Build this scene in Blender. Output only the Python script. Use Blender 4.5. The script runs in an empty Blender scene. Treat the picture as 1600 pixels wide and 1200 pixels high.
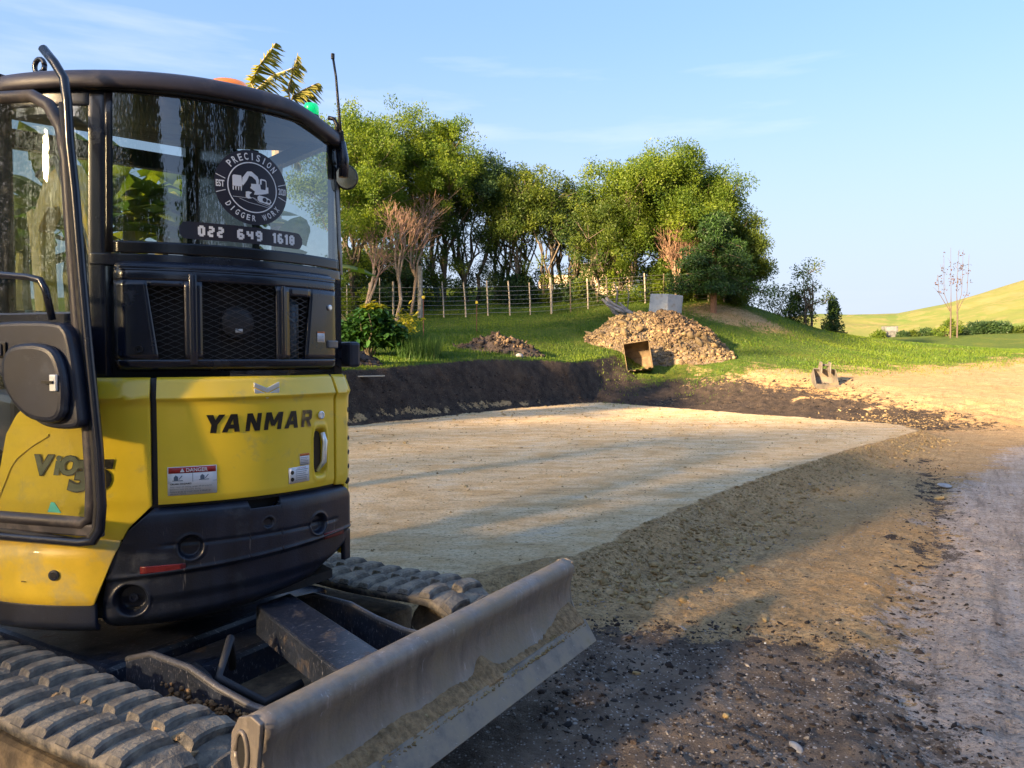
import bpy, bmesh, math, random
import numpy as np
from mathutils import Vector, Matrix
random.seed(7); RS = np.random.RandomState(11)
sc = bpy.context.scene; COL = sc.collection
rad = math.radians

# ---------------------------------------------------------------- camera, sky, sun, exposure
H = 1.3; PITCH = math.atan(45/1200.)
cam_d = bpy.data.cameras.new('camera'); cam = bpy.data.objects.new('camera', cam_d); COL.objects.link(cam)
cam.location = (0, 0, H); cam.rotation_euler = (rad(90) - PITCH, 0, 0)
cam_d.sensor_width = 36; cam_d.lens = 27; cam_d.clip_start = .05; cam_d.clip_end = 6000
sc.camera = cam
SUN_EL = rad(16); SUN_DIR = Vector((-.73, -.68, 0)).normalized()      # horizontal direction towards the sun
SKY_STR = .072
world = bpy.data.worlds.new('World'); sc.world = world; world.use_nodes = True
nt = world.node_tree; nt.nodes.clear()
sky = nt.nodes.new('ShaderNodeTexSky'); sky.sky_type = 'NISHITA'; sky.sun_disc = False
sky.sun_elevation = SUN_EL; sky.sun_rotation = math.atan2(SUN_DIR.x, SUN_DIR.y)
sky.air_density = 1.0; sky.dust_density = 5.0; sky.ozone_density = 3.0
tc = nt.nodes.new('ShaderNodeTexCoord'); mp = nt.nodes.new('ShaderNodeMapping'); mp.inputs['Scale'].default_value = (1.2, 1.2, 9)
mp.inputs['Rotation'].default_value = (0, rad(9), 0)
ns = nt.nodes.new('ShaderNodeTexNoise'); ns.inputs['Scale'].default_value = 1.6; ns.inputs['Detail'].default_value = 7; ns.inputs['Roughness'].default_value = .55
rp = nt.nodes.new('ShaderNodeValToRGB'); rp.color_ramp.elements[0].position = .56; rp.color_ramp.elements[1].position = .90
rp.color_ramp.elements[1].color = (.6, .6, .6, 1)
mixc = nt.nodes.new('ShaderNodeMixRGB'); mixc.inputs['Color2'].default_value = (5.2, 4.6, 4.6, 1)
bg = nt.nodes.new('ShaderNodeBackground'); bg.inputs['Strength'].default_value = SKY_STR
wo = nt.nodes.new('ShaderNodeOutputWorld'); L = nt.links.new
L(tc.outputs['Generated'], mp.inputs['Vector']); L(mp.outputs[0], ns.inputs['Vector']); L(ns.outputs['Fac'], rp.inputs[0])
L(rp.outputs[0], mixc.inputs['Fac']); L(sky.outputs[0], mixc.inputs['Color1']); tint = nt.nodes.new('ShaderNodeMixRGB'); tint.blend_type = 'MULTIPLY'; tint.inputs['Fac'].default_value = 1; tint.inputs['Color2'].default_value = (.66, .65, .66, 1); even = nt.nodes.new('ShaderNodeMixRGB'); even.inputs['Fac'].default_value = .45; even.inputs['Color2'].default_value = (1.0, 1.75, 3.2, 1); L(mixc.outputs[0], even.inputs['Color1']); L(even.outputs[0], tint.inputs['Color1'])
sxy = nt.nodes.new('ShaderNodeSeparateXYZ'); L(tc.outputs['Generated'], sxy.inputs[0]); hr = nt.nodes.new('ShaderNodeValToRGB'); hr.color_ramp.elements[0].position = 0; hr.color_ramp.elements[0].color = (.85, .85, .85, 1); hr.color_ramp.elements[1].position = .42; hr.color_ramp.elements[1].color = (0, 0, 0, 1); hr.color_ramp.interpolation = 'EASE'; L(sxy.outputs['Z'], hr.inputs[0])
hz_ = nt.nodes.new('ShaderNodeMixRGB'); hz_.inputs['Color2'].default_value = (1.35, 1.50, 1.8, 1); L(hr.outputs[0], hz_.inputs['Fac']); L(tint.outputs[0], hz_.inputs['Color1']); L(hz_.outputs[0], bg.inputs['Color']); L(bg.outputs[0], wo.inputs['Surface'])
sun_d = bpy.data.lights.new('sun', 'SUN'); sun = bpy.data.objects.new('sun', sun_d); COL.objects.link(sun)
sun_d.energy = 3.5; sun_d.angle = rad(3.2); sun_d.color = (1, .70, .38)
sdir = Vector((SUN_DIR.x*math.cos(SUN_EL), SUN_DIR.y*math.cos(SUN_EL), math.sin(SUN_EL)))
sun.rotation_euler = sdir.to_track_quat('Z', 'Y').to_euler()
sc.view_settings.view_transform = 'Standard'; sc.view_settings.look = 'None'
sc.view_settings.gamma = 1; sc.view_settings.use_curve_mapping = False
sc.view_settings.exposure = 3.12

# ---------------------------------------------------------------- helpers
def tag(o, label=None, cat=None, group=None, kind=None):
    if label: o['label'] = label
    if cat: o['category'] = cat
    if group: o['group'] = group
    if kind: o['kind'] = kind
    return o
def empty(name, loc=(0, 0, 0), rz=0):
    o = bpy.data.objects.new(name, None); COL.objects.link(o); o.location = loc; o.rotation_euler = (0, 0, rz); o.empty_display_size = .1
    return o
def mk(name, V, F, mat, parent=None, smooth=False, bevel=0, solid=0, seg=2, attr=None):
    me = bpy.data.meshes.new(name); me.from_pydata([tuple(v) for v in V], [], [tuple(f) for f in F]); me.update()
    if smooth: me.polygons.foreach_set('use_smooth', [True]*len(me.polygons))
    if mat: me.materials.append(mat)
    o = bpy.data.objects.new(name, me); COL.objects.link(o)
    if parent: o.parent = parent
    if solid:
        m = o.modifiers.new('s', 'SOLIDIFY'); m.thickness = solid; m.offset = -1; m.use_even_offset = True
    if bevel:
        m = o.modifiers.new('b', 'BEVEL'); m.width = bevel; m.segments = seg; m.limit_method = 'ANGLE'; m.angle_limit = rad(35)
    return o
def np_mesh(name, V, F, mat, parent=None, smooth=False, val=None):
    """fast mesh from numpy arrays; F is (n,3) or (n,4); val = one grey value per face (natural colour variation)"""
    V = np.asarray(V, np.float32); F = np.asarray(F, np.int32); k = F.shape[1]
    me = bpy.data.meshes.new(name); me.vertices.add(len(V)); me.vertices.foreach_set('co', V.ravel())
    me.loops.add(F.size); me.loops.foreach_set('vertex_index', F.ravel())
    me.polygons.add(len(F)); me.polygons.foreach_set('loop_start', np.arange(0, F.size, k, dtype=np.int32))
    me.update(calc_edges=True)
    if smooth: me.polygons.foreach_set('use_smooth', np.ones(len(F), bool))
    if val is not None:
        a = me.attributes.new('lv', 'FLOAT', 'FACE'); a.data.foreach_set('value', np.asarray(val, np.float32))
    if mat: me.materials.append(mat)
    o = bpy.data.objects.new(name, me); COL.objects.link(o)
    if parent: o.parent = parent
    return o
class MB:
    def __init__(s): s.V = []; s.F = []
    def add(s, V, F):
        n = len(s.V); s.V += [tuple(v) for v in V]; s.F += [tuple(i+n for i in f) for f in F]; return s
    def box(s, x0, x1, y0, y1, z0, z1, f=None):
        V = [(x, y, z) for z in (z0, z1) for y in (y0, y1) for x in (x0, x1)]
        if f: V = [f(*v) for v in V]
        return s.add(V, [(0, 2, 3, 1), (4, 5, 7, 6), (0, 1, 5, 4), (2, 6, 7, 3), (0, 4, 6, 2), (1, 3, 7, 5)])
    def tube(s, P, R, n=8, cap=True):
        P = [Vector(p) for p in P]
        if not hasattr(R, '__len__'): R = [R]*len(P)
        V = []; up = Vector((0, 0, 1)); a = None
        for i, p in enumerate(P):
            t = (P[min(i+1, len(P)-1)] - P[max(i-1, 0)]).normalized()
            if a is None:
                a = t.cross(up)
                if a.length < .05: a = t.cross(Vector((1, 0, 0)))
            else: a = a - t*a.dot(t)
            a.normalize(); b = t.cross(a)
            for k in range(n):
                w = 2*math.pi*k/n; V.append(p + (a*math.cos(w) + b*math.sin(w))*R[i])
        F = [(i*n+k, i*n+(k+1) % n, (i+1)*n+(k+1) % n, (i+1)*n+k) for i in range(len(P)-1) for k in range(n)]
        if cap: F += [tuple(range(n))[::-1], tuple((len(P)-1)*n+k for k in range(n))]
        return s.add(V, F)
    def prism(s, poly, f, a, b, soft=False):
        """poly of 2d points, f(p,q,n)->3d, between offsets a and b"""
        if soft:
            for _ in range(2): poly = [r for i in range(len(poly)) for r in ((.75*poly[i][0]+.25*poly[(i+1) % len(poly)][0], .75*poly[i][1]+.25*poly[(i+1) % len(poly)][1]), (.25*poly[i][0]+.75*poly[(i+1) % len(poly)][0], .25*poly[i][1]+.75*poly[(i+1) % len(poly)][1]))]
        n = len(poly); V = [f(p, q, a) for p, q in poly] + [f(p, q, b) for p, q in poly]
        F = [tuple(range(n))[::-1], tuple(range(n, 2*n))] + [(i, (i+1) % n, n+(i+1) % n, n+i) for i in range(n)]
        return s.add(V, F)
    def lathe(s, c, prof, n=20, ax='z'):
        V = []; m = len(prof)
        for r, h in prof:
            for k in range(n):
                w = 2*math.pi*k/n; x, y = r*math.cos(w), r*math.sin(w)
                p = {'z': (x, y, h), 'x': (h, x, y), 'y': (x, h, y)}[ax]; V.append((c[0]+p[0], c[1]+p[1], c[2]+p[2]))
        F = [(i*n+k, i*n+(k+1) % n, (i+1)*n+(k+1) % n, (i+1)*n+k) for i in range(m-1) for k in range(n)]
        F += [tuple(range(n))[::-1], tuple((m-1)*n+k for k in range(n))]
        return s.add(V, F)
    def xf(s, f): s.V = [tuple(f(*v)) for v in s.V]; return s
    def build(s, name, mat, parent=None, **k): 
        o = mk(name, s.V, s.F, mat, parent, **k)
        bm = bmesh.new(); bm.from_mesh(o.data); bmesh.ops.recalc_face_normals(bm, faces=bm.faces); bm.to_mesh(o.data); bm.free()
        return o
def dup(o, parent=None):
    c = o.copy(); COL.objects.link(c); c.parent = parent
    return c
def dup_tree(o, parent=None):
    c = dup(o, parent)
    for ch in list(o.children): dup_tree(ch, c)
    return c
def at(px, py, d):                       # survey: bearing and elevation (photo units) at a distance d -> world point
    x = (px-800)/1200.; y = -(py-600)/1200.
    fy = math.cos(PITCH)+y*math.sin(PITCH); fz = -math.sin(PITCH)+y*math.cos(PITCH); t = d/fy
    return Vector((x*t, d, H+fz*t))
def smst(a, b, x):
    t = np.clip((x-a)/(b-a), 0, 1); return t*t*(3-2*t)
def _hash(ix, iy, seed):
    h = (ix.astype(np.int64)*374761393 + iy.astype(np.int64)*668265263 + seed*1442695041) & 0xffffffff
    h = ((h ^ (h >> 13))*1274126177) & 0xffffffff
    return ((h ^ (h >> 16)) & 0xffff)/65535.
def vnoise(x, y, seed=0):
    ix = np.floor(x); iy = np.floor(y); fx = x-ix; fy = y-iy; fx = fx*fx*(3-2*fx); fy = fy*fy*(3-2*fy)
    a = _hash(ix, iy, seed); b = _hash(ix+1, iy, seed); c = _hash(ix, iy+1, seed); d = _hash(ix+1, iy+1, seed)
    return (a*(1-fx)+b*fx)*(1-fy) + (c*(1-fx)+d*fx)*fy
def fbm(x, y, f=1., o=4, seed=0):
    s = 0; a = 1; t = 0
    for i in range(o):
        s = s + a*(vnoise(x*f+13.7*i, y*f-7.1*i, seed+i)-.5); t += a; a *= .5; f *= 2.03
    return s/t*2

# ---------------------------------------------------------------- materials
def new_mat(name):
    m = bpy.data.materials.new(name); m.use_nodes = True; n = m.node_tree
    return m, n, n.nodes['Principled BSDF'], n.nodes['Material Output']
def node(n, t, **k):
    x = n.nodes.new(t)
    for a, b in k.items():
        if a in x.inputs: x.inputs[a].default_value = b
        else: setattr(x, a, b)
    return x
def ramp(n, src, stops):
    r = n.nodes.new('ShaderNodeValToRGB'); e = r.color_ramp.elements
    while len(e) < len(stops): e.new(.5)
    for i, (p, c) in enumerate(stops):
        e[i].position = p; e[i].color = (c, c, c, 1) if not hasattr(c, '__len__') else (*c, 1)
    n.links.new(src, r.inputs[0]); return r.outputs[0]
def mixn(n, fac, a, b, mode='MIX'):
    x = n.nodes.new('ShaderNodeMixRGB'); x.blend_type = mode
    for s, v in ((0, fac), (1, a), (2, b)):
        if hasattr(v, 'is_linked') or isinstance(v, bpy.types.NodeSocket): n.links.new(v, x.inputs[s])
        else: x.inputs[s].default_value = v if s == 0 else (*v, 1)
    return x.outputs[0]
def noise(n, vec, scale, detail=4, rough=.55, dist=0):
    x = node(n, 'ShaderNodeTexNoise', Scale=scale, Detail=detail, Roughness=rough, Distortion=dist)
    if vec is not None: n.links.new(vec, x.inputs['Vector'])
    return x.outputs['Fac']
def PM(name, col, rough=.5, metal=0, var=.15, vs=6, dust=0, dcol=(.32, .25, .15), ds=5, up=0, bump=.0, bs=60, spec=.5, coat=0, scratch=0, scol=(.45, .45, .45), streak=0):
    m, n, b, _ = new_mat(name); tcn = n.nodes.new('ShaderNodeTexCoord'); v = tcn.outputs['Object']; L = n.links.new
    lo = tuple(c*(1-var) for c in col); hi = tuple(min(1, c*(1+var)) for c in col)
    vv_ = v
    if streak:
        ms = node(n, 'ShaderNodeMapping'); ms.inputs['Scale'].default_value = (2.5, 2.5, .35); L(v, ms.inputs[0]); vv_ = ms.outputs[0]
    c = mixn(n, ramp(n, noise(n, vv_, vs, 7, .65), [(.36, 0), (.62, 1)]), lo, hi)
    b.inputs['Roughness'].default_value = rough
    if scratch:
        mpn = node(n, 'ShaderNodeMapping'); mpn.inputs['Scale'].default_value = (1, 1, .12) if streak else (1, 6, 1); L(v, mpn.inputs[0])
        s = ramp(n, noise(n, mpn.outputs[0], 45, 3, .7), [(.68-scratch*.1, 0), (.74, 1)])
        c = mixn(n, s, c, scol)
    if dust:
        f = ramp(n, noise(n, v, ds, 8, .65), [(.62-dust*.35, 0), (.80-dust*.2, 1)])
        if up:
            g = n.nodes.new('ShaderNodeNewGeometry'); sx = n.nodes.new('ShaderNodeSeparateXYZ'); L(g.outputs['Normal'], sx.inputs[0])
            u = ramp(n, sx.outputs['Z'], [(.1, 0), (.9, up)]); f = mixn(n, 1., f, u, 'ADD')
        c = mixn(n, f, c, dcol)
        rr = mixn(n, f, (rough,)*3, (.9,)*3); L(rr, b.inputs['Roughness'])
    L(c, b.inputs['Base Color']); b.inputs['Metallic'].default_value = metal; b.inputs['Specular IOR Level'].default_value = spec
    if coat: b.inputs['Coat Weight'].default_value = coat; b.inputs['Coat Roughness'].default_value = .08
    if bump:
        bp = node(n, 'ShaderNodeBump', Strength=bump, Distance=.01); L(noise(n, v, bs, 5, .6), bp.inputs['Height']); L(bp.outputs[0], b.inputs['Normal'])
    return m
def glass_mat(name, tint, refl=1., dirt=.04, dc=(.5, .5, .42)):
    m, n, b, out = new_mat(name); n.nodes.remove(b); L = n.links.new
    tr = node(n, 'ShaderNodeBsdfTransparent', Color=(*tint, 1)); gl = node(n, 'ShaderNodeBsdfGlossy', Roughness=.01)
    fr = node(n, 'ShaderNodeLayerWeight'); fr.inputs['Blend'].default_value = .5; pw = node(n, 'ShaderNodeMath', operation='POWER'); L(fr.outputs['Facing'], pw.inputs[0]); pw.inputs[1].default_value = 5
    mu = node(n, 'ShaderNodeMath', operation='MULTIPLY_ADD'); L(pw.outputs[0], mu.inputs[0]); mu.inputs[1].default_value = .96; mu.inputs[2].default_value = .04*refl; mu.use_clamp = True
    mx = n.nodes.new('ShaderNodeMixShader'); L(mu.outputs[0], mx.inputs[0]); L(tr.outputs[0], mx.inputs[1]); L(gl.outputs[0], mx.inputs[2])
    df = node(n, 'ShaderNodeBsdfDiffuse', Color=(*dc, 1)); tcn = n.nodes.new('ShaderNodeTexCoord')
    r1 = ramp(n, noise(n, tcn.outputs['Object'], 26, 6, .7), [(.5, dirt*.5), (.68, dirt*1.6), (.74, dirt*5)])
    mp2 = node(n, 'ShaderNodeMapping'); mp2.inputs['Scale'].default_value = (1, 1, .06); L(tcn.outputs['Object'], mp2.inputs[0])
    r2 = ramp(n, noise(n, mp2.outputs[0], 70, 3, .6), [(.62, 0), (.76, dirt*3)])
    ad = mixn(n, 1., r1, r2, 'ADD')
    m2 = n.nodes.new('ShaderNodeMixShader'); L(ad, m2.inputs[0]); L(mx.outputs[0], m2.inputs[1]); L(df.outputs[0], m2.inputs[2]); L(m2.outputs[0], out.inputs[0])
    return m
def leaf_mat(name, c0, c1, trans=.45, rough=.5):
    m, n, b, out = new_mat(name); L = n.links.new
    at_ = node(n, 'ShaderNodeAttribute', attribute_name='lv'); c = mixn(n, at_.outputs['Fac'], c0, c1)
    L(c, b.inputs['Base Color']); b.inputs['Roughness'].default_value = rough; b.inputs['Specular IOR Level'].default_value = .25
    tl = n.nodes.new('ShaderNodeBsdfTranslucent'); L(mixn(n, 1., c, (1.5, 1.45, .6), 'MULTIPLY'), tl.inputs['Color'])
    mx = n.nodes.new('ShaderNodeMixShader'); mx.inputs[0].default_value = trans; L(b.outputs[0], mx.inputs[1]); L(tl.outputs[0], mx.inputs[2]); L(mx.outputs[0], out.inputs[0])
    return m
YEL = PM('yellow_paint', (.84, .595, .035), .30, var=.05, vs=2, dust=.06, dcol=(.42, .36, .16), ds=7, coat=.5)
YEL2 = PM('yellow_paint_dusty', (.70, .48, .035), .4, var=.08, dust=.45, dcol=(.42, .35, .17), ds=9, coat=.1)
BLK = PM('black_plastic', (.010, .015, .032), .42, var=.3, vs=5, dust=.06, dcol=(.06, .07, .09), ds=11, bump=.08, bs=300)
CWT = PM('black_cast_paint', (.009, .014, .030), .34, var=.35, vs=4, dust=.10, dcol=(.04, .05, .07), ds=8, bump=.12, bs=180, scratch=.15, scol=(.10, .10, .11), streak=1)
CABM = PM('cab_black_paint', (.007, .011, .026), .26, var=.2, dust=.05, dcol=(.05, .06, .08), ds=9, coat=.3)
FRIT = PM('black_window_border', (.006, .007, .012), .25, var=.1)
RUB = PM('black_rubber', (.012, .012, .014), .7, var=.2, dust=.15, dcol=(.12, .11, .09))
DARK = PM('dark_interior', (.008, .008, .01), .8, var=.2)
TRK = PM('track_rubber', (.038, .040, .047), .75, var=.35, vs=9, dust=.5, dcol=(.25, .22, .175), ds=16, up=.42, bump=.7, bs=70)
MUDF = PM('muddy_track_frame', (.07, .055, .04), .9, var=.4, vs=8, dust=.5, dcol=(.24, .18, .11), ds=10, bump=.8, bs=30)
STEEL = PM('scraped_blade_steel', (.21, .185, .165), .48, .3, var=.2, vs=9, dust=.6, dcol=(.31, .255, .18), ds=6, bump=.2, bs=60, scratch=.5, scol=(.42, .41, .42), streak=1)
EDGE = PM('cutting_edge_steel', (.24, .215, .185), .65, .1, var=.35, vs=8, dust=.55, dcol=(.28, .23, .15), ds=8, scratch=.3)
ARMP = PM('worn_blue_black_paint', (.016, .022, .038), .35, var=.3, dust=.14, dcol=(.11, .08, .055), ds=9, scratch=.8, scol=(.33, .33, .36), bump=.1)
PDRT = PM('packed_dirt', (.28, .19, .10), .95, var=.35, vs=40, bump=1, bs=90)
WHT = PM('white_print', (.72, .74, .78), .5, var=.03)
LOGOB = PM('dark_decal_film', (.022, .020, .032), .35, var=.1)
BLKP = PM('black_print', (.008, .008, .008), .4, var=.1, dust=.1, dcol=(.2, .15, .08), ds=25)
FADE = PM('faded_print', (.10, .06, .03), .5, var=.4, vs=30, dust=.55, dcol=(.45, .33, .10), ds=30)
REDP = PM('red_print', (.45, .03, .03), .45, var=.1)
REFL = PM('red_reflector_tape', (.13, .010, .014), .35, var=.2, vs=30)
CHROME = PM('chrome_trim', (.75, .80, .86), .3, .55, var=.05)
GREYP = PM('grey_green_print', (.09, .11, .08), .5, var=.2, vs=20)
TEAL = PM('teal_print', (.05, .35, .28), .5, var=.1)
SEATM = PM('seat_vinyl', (.02, .02, .022), .6)
JOY = PM('grip_blue_grey_plastic', (.03, .07, .10), .4)
WGLASS = glass_mat('rear_window_glass', (.50, .56, .54), 4.0, .012)
DGLASS = glass_mat('dusty_door_glass', (.78, .82, .76), 1.5, .05)
def lamp_mat(name, col, e):
    m, n, b, _ = new_mat(name); b.inputs['Base Color'].default_value = (*col, 1); b.inputs['Roughness'].default_value = .25
    b.inputs['Emission Color'].default_value = (*col, 1); b.inputs['Emission Strength'].default_value = e; b.inputs['Coat Weight'].default_value = .6
    return m
AMBER = lamp_mat('amber_beacon_lens', (.75, .20, .02), .08); GREEN = lamp_mat('green_beacon_lens', (.0, .55, .18), .12)
BARK = PM('bark', (.10, .08, .06), .9, var=.35, vs=12, bump=.8, bs=18)
BARKP = PM('pale_bark', (.30, .23, .17), .9, var=.3, vs=8, bump=.5, bs=18)
TWIG = PM('bare_pinkish_twigs', (.25, .16, .12), .9, var=.25, vs=3)
POSTM = PM('weathered_post_wood', (.34, .30, .24), .9, var=.25, vs=9, bump=.4)
WIRE = PM('fence_wire', (.30, .31, .32), .5, .6, var=.1)
LOGM = PM('grey_dead_wood', (.20, .18, .17), .9, var=.35, vs=7, bump=.6)
CONC = PM('weathered_concrete', (.30, .33, .36), .9, var=.2, vs=4, dust=.3, dcol=(.22, .19, .15), ds=4, bump=.3)
LEAF_Y = leaf_mat('yellow_green_leaves', (.055, .11, .018), (.17, .23, .025), .5)
LEAF_G = leaf_mat('mid_green_leaves', (.035, .070, .018), (.12, .16, .02))
LEAF_D = leaf_mat('dark_and_shaded_leaves', (.020, .050, .022), (.055, .10, .03), .25)  # also carries the shade on the mid-row trees
LEAF_P = leaf_mat('conifer_needles', (.012, .035, .016), (.045, .10, .018), .15)
LEAF_R = leaf_mat('rust_red_leaves', (.07, .03, .015), (.13, .06, .03))
LEAF_B = leaf_mat('banana_leaf', (.05, .11, .012), (.22, .24, .03), .5)
LEAF_S = leaf_mat('shrub_leaves', (.022, .075, .022), (.06, .15, .035), .3)
LEAF_T = leaf_mat('shrub_top_leaves', (.20, .22, .02), (.36, .32, .03), .4)
GRASSM = leaf_mat('grass_blades', (.045, .105, .014), (.17, .23, .02), .4)
# ---------------------------------------------------------------- terrain
CTRL = [(-12, 17, 1.3), (-12, 9, .9), (-6, 11.5, 1.1), (-2.8, 13.8, 1.07), (0, 17.6, 1.22), (2.3, 20.6, 1.12), (5.5, 22, 1.22), (5.2, 18.5, .62), (7.5, 16.5, .50),
 (8.3, 25, 1.48), (12, 20, .70), (12.5, 30, 1.70), (20, 20, .7), (24.4, 45, 2.16), (-3.15, 27, 2.6), (1.4, 28.5, 2.84), (5, 30, 3.4), (7.75, 31, 3.55), (9.3, 31, 3.40),
 (10.6, 31, 2.95), (11.9, 31, 2.5), (13.7, 31, 2.02), (17, 33, 1.85), (-9, 26, 2.6), (-20, 26, 2.9), (-30, 15, 1.8), (-8, 20, 1.6), (0, 22, 1.7), (3.5, 25, 2.1), (7, 26, 2.05),
 (-3.2, 36, 4.3), (2, 36, 4.3), (5, 38, 4.2), (7, 36, 3.2), (10, 38, 2.2), (14, 40, 1.5), (3, 48, 4.4), (8, 48, 3.2), (-15, 36, 4.2), (-15, 50, 4.4), (16, 50, 2.1), (24, 56, 2.5), (36, 56, 2.6),
 (48, 56, 2.9), (16, 60, 2.3), (36, 66, 1.0), (20, 68, .5), (0, 62, 3.5), (10, 62, 2.2), (60, 60, 3), (15, 12, .05), (25, 12, .3), (40, 20, 1.2), (30, 36, 1.7), (60, 30, 2), (-40, 40, 3), (-30, 60, 4), (0, 8, .3), (8, 8, 0), (16, 2, 0), (30, 0, 0), (-30, 0, 1), (22, 30, 1.35), (17, 25, 1.2)]
CT = np.array(CTRL, float)
def _tps():
    P = CT[:, :2]; n = len(P); d2 = ((P[:, None]-P[None])**2).sum(-1); K = .5*d2*np.log(d2+1e-9); K[np.arange(n), np.arange(n)] = 1.5
    A = np.zeros((n+3, n+3)); A[:n, :n] = K; A[:n, n:] = np.c_[np.ones(n), P]; A[n:, :n] = A[:n, n:].T
    return np.linalg.solve(A, np.r_[CT[:, 2], 0, 0, 0])
TW = _tps()
def tps(x, y):
    r = TW[-3] + TW[-2]*x + TW[-1]*y
    for i, (a, b, _) in enumerate(CTRL):
        d2 = (x-a)**2+(y-b)**2; r = r + TW[i]*.5*d2*np.log(d2+1e-9)
    return r
def seg_d(x, y, P, closed=False):
    best = np.full(np.shape(x), 1e9); Q = P + ([P[0]] if closed else [])
    for (ax, ay), (bx, by) in zip(Q[:-1], Q[1:]):
        dx, dy = bx-ax, by-ay; t = np.clip(((x-ax)*dx+(y-ay)*dy)/(dx*dx+dy*dy), 0, 1)
        best = np.minimum(best, np.hypot(x-ax-t*dx, y-ay-t*dy))
    return best
def sd(x, y, P):                                  # signed distance, negative inside
    ins = np.zeros(np.shape(x), bool); n = len(P)
    for i in range(n):
        (ax, ay), (bx, by) = P[i], P[(i+1) % n]
        if ay == by: continue
        c = ((ay > y) != (by > y)) & (x < (bx-ax)*(y-ay)/(by-ay)+ax); ins ^= c
    d = seg_d(x, y, P, True); return np.where(ins, -d, d)
LOW = [(-14, -8), (-14, -.5), (-2.62, 12.85), (-1.27, 15.0), (0, 16.7), (1.2, 18.4), (2.26, 19.4), (3.9, 17.0), (5.2, 15.1), (6.9, 13.1), (9.5, 11.6), (22, 11.6), (22, -8)]
PADP = [(-14, -.6), (-2.62, 12.85), (-1.27, 15.0), (0, 16.7), (1.2, 18.4), (2.26, 19.4), (3.9, 16.9), (5.1, 15.1), (6.6, 13.0), (6.35, 11.9), (5.2, 10.6), (3.76, 9.0), (2.49, 7.42), (1.55, 6.2), (.87, 5.21), (.39, 4.43), (-.3, 4.0), (-1.6, 4.2), (-6, 3.4)]
HILLX = np.array([-3, -.6, 0, .2, .36, .40, .44, .50, .56, .61, .667, .75, .9, 1.2, 3]); HILLZ = np.array([4, 5, 7, 10, 13.6, 14.5, 14.2, 14.3, 17.2, 21.0, 25.6, 31, 38, 44, 40])
def terr(x, y, fine=True):
    x = np.asarray(x, float); y = np.asarray(y, float)
    d = np.hypot(x, y); w1 = fbm(x, y, .9, 3, 5)
    U = tps(np.clip(x, -45, 65), np.clip(y, -10, 70))
    s_ = sd(x, y, LOW) + .10*w1
    wdt = .75 + 4.6*smst(1.4, 4.6, x) 
    s = smst(0, 1, s_/wdt)
    lo = np.zeros_like(x) + .02*fbm(x, y, .35, 3, 9)
    p = sd(x, y, PADP) + .05*fbm(x, y, 1.7, 4, 21)
    pad = .12*smst(.50, -.02, p)
    low_n = lo + pad*(1-smst(12.6, 13.4, y)*0)
    # loose berm in the lee of the pad's near edge
    edge = seg_d(x, y, [(.30, 4.35), (.87, 5.21), (1.55, 6.2), (2.49, 7.42), (3.76, 9.0), (5.2, 10.6), (6.35, 11.9)])
    berm = .045*np.exp(-((p-.10)/.13)**2)*smst(3.0, .0, np.abs(p))*(y > 3)*smst(12.6, 11.2, y)
    low_n = low_n + berm*(.7+.8*w1)*.7
    z = low_n*(1-s) + U*s
    far = smst(62, 100, d); t = np.clip(x/np.maximum(y, 1e-3), -3, 3); t = np.where(y < 1, np.where(x > 0, 3, -3), t)
    hc = np.interp(t, HILLX, HILLZ)*np.cos(np.arctan(t))
    hz = -3 + (hc+3)*smst(95, 250, d)*(1-.75*smst(255, 600, d)) + 1.8*fbm(x, y, .018, 3, 31)*smst(110, 160, d)*smst(262, 200, d) + 1.0*fbm(x+y*.4, y, .05, 3, 35)*smst(110, 160, d)*smst(262, 200, d)
    z = z*(1-far) + hz*far
    if fine:
        padin = smst(.05, -.25, p); steep = s*(1-s)*4
        z = z + (1-far)*((1-s)*(1-padin)*(.012*fbm(x, y, 3, 4, 41)+.020*fbm(x, y, 9, 4, 44)*smst(.8, -.1, np.abs(p-.25))+.014*fbm(x, y, 17, 3, 43)*smst(12, 5, d)) + padin*.004*fbm(x*2.5, y, 4, 3, 47)
              + steep*(.09*fbm(x, y, 2.2, 4, 51)+.055*fbm(x, y, 7, 4, 55)) + s*(.03*fbm(x, y, 1.2, 4, 61)))
        dk = smst(1.2, 0, np.abs(x-5.2)/3.0)*smst(0, .15, s)*smst(1, .7, s)
        z = z + dk*.10*fbm(x, y, .8, 4, 71)
        # wheel ruts and cleat marks in the lane
        rut = seg_d(x, y, [(5.2, 9.6), (3.56, 6.37), (1.87, 3.5), (1.42, 2.6), (1.2, 1.6)])
        z = z - .018*np.exp(-(rut/.12)**2) + .02*np.exp(-((rut-.26)/.07)**2)*(.5+fbm(x, y, 7, 2, 81))
    return z
def hz(x, y): return float(terr(np.array([x]), np.array([y]), True)[0])

r1 = np.exp(np.arange(math.log(1.0), math.log(34), .0062)); r2 = np.exp(np.arange(math.log(34.3), math.log(330), .013)); r3 = np.array([360, 420, 520, 700, 1000, 1700, 3200, 5200])
Rr = np.r_[[.02, .2, .4, .6, .8], r1, r2, r3]
az = np.r_[np.arange(-180, -50, 4.), np.arange(-50, -38, .5), np.arange(-38, 38, .13), np.arange(38, 52, .5), np.arange(52, 180, 4.)]
AZ, RR = np.meshgrid(np.radians(az), Rr); GX = RR*np.sin(AZ); GY = RR*np.cos(AZ); GZ = terr(GX, GY)
na, nr = len(az), len(Rr); V = np.c_[GX.ravel(), GY.ravel(), GZ.ravel()]
I = np.arange(nr-1)[:, None]*na + np.arange(na)[None]; J = np.arange(nr-1)[:, None]*na + (np.arange(na)[None]+1) % na
Fq = np.stack([I, J, J+na, I+na], -1).reshape(-1, 4)
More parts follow.
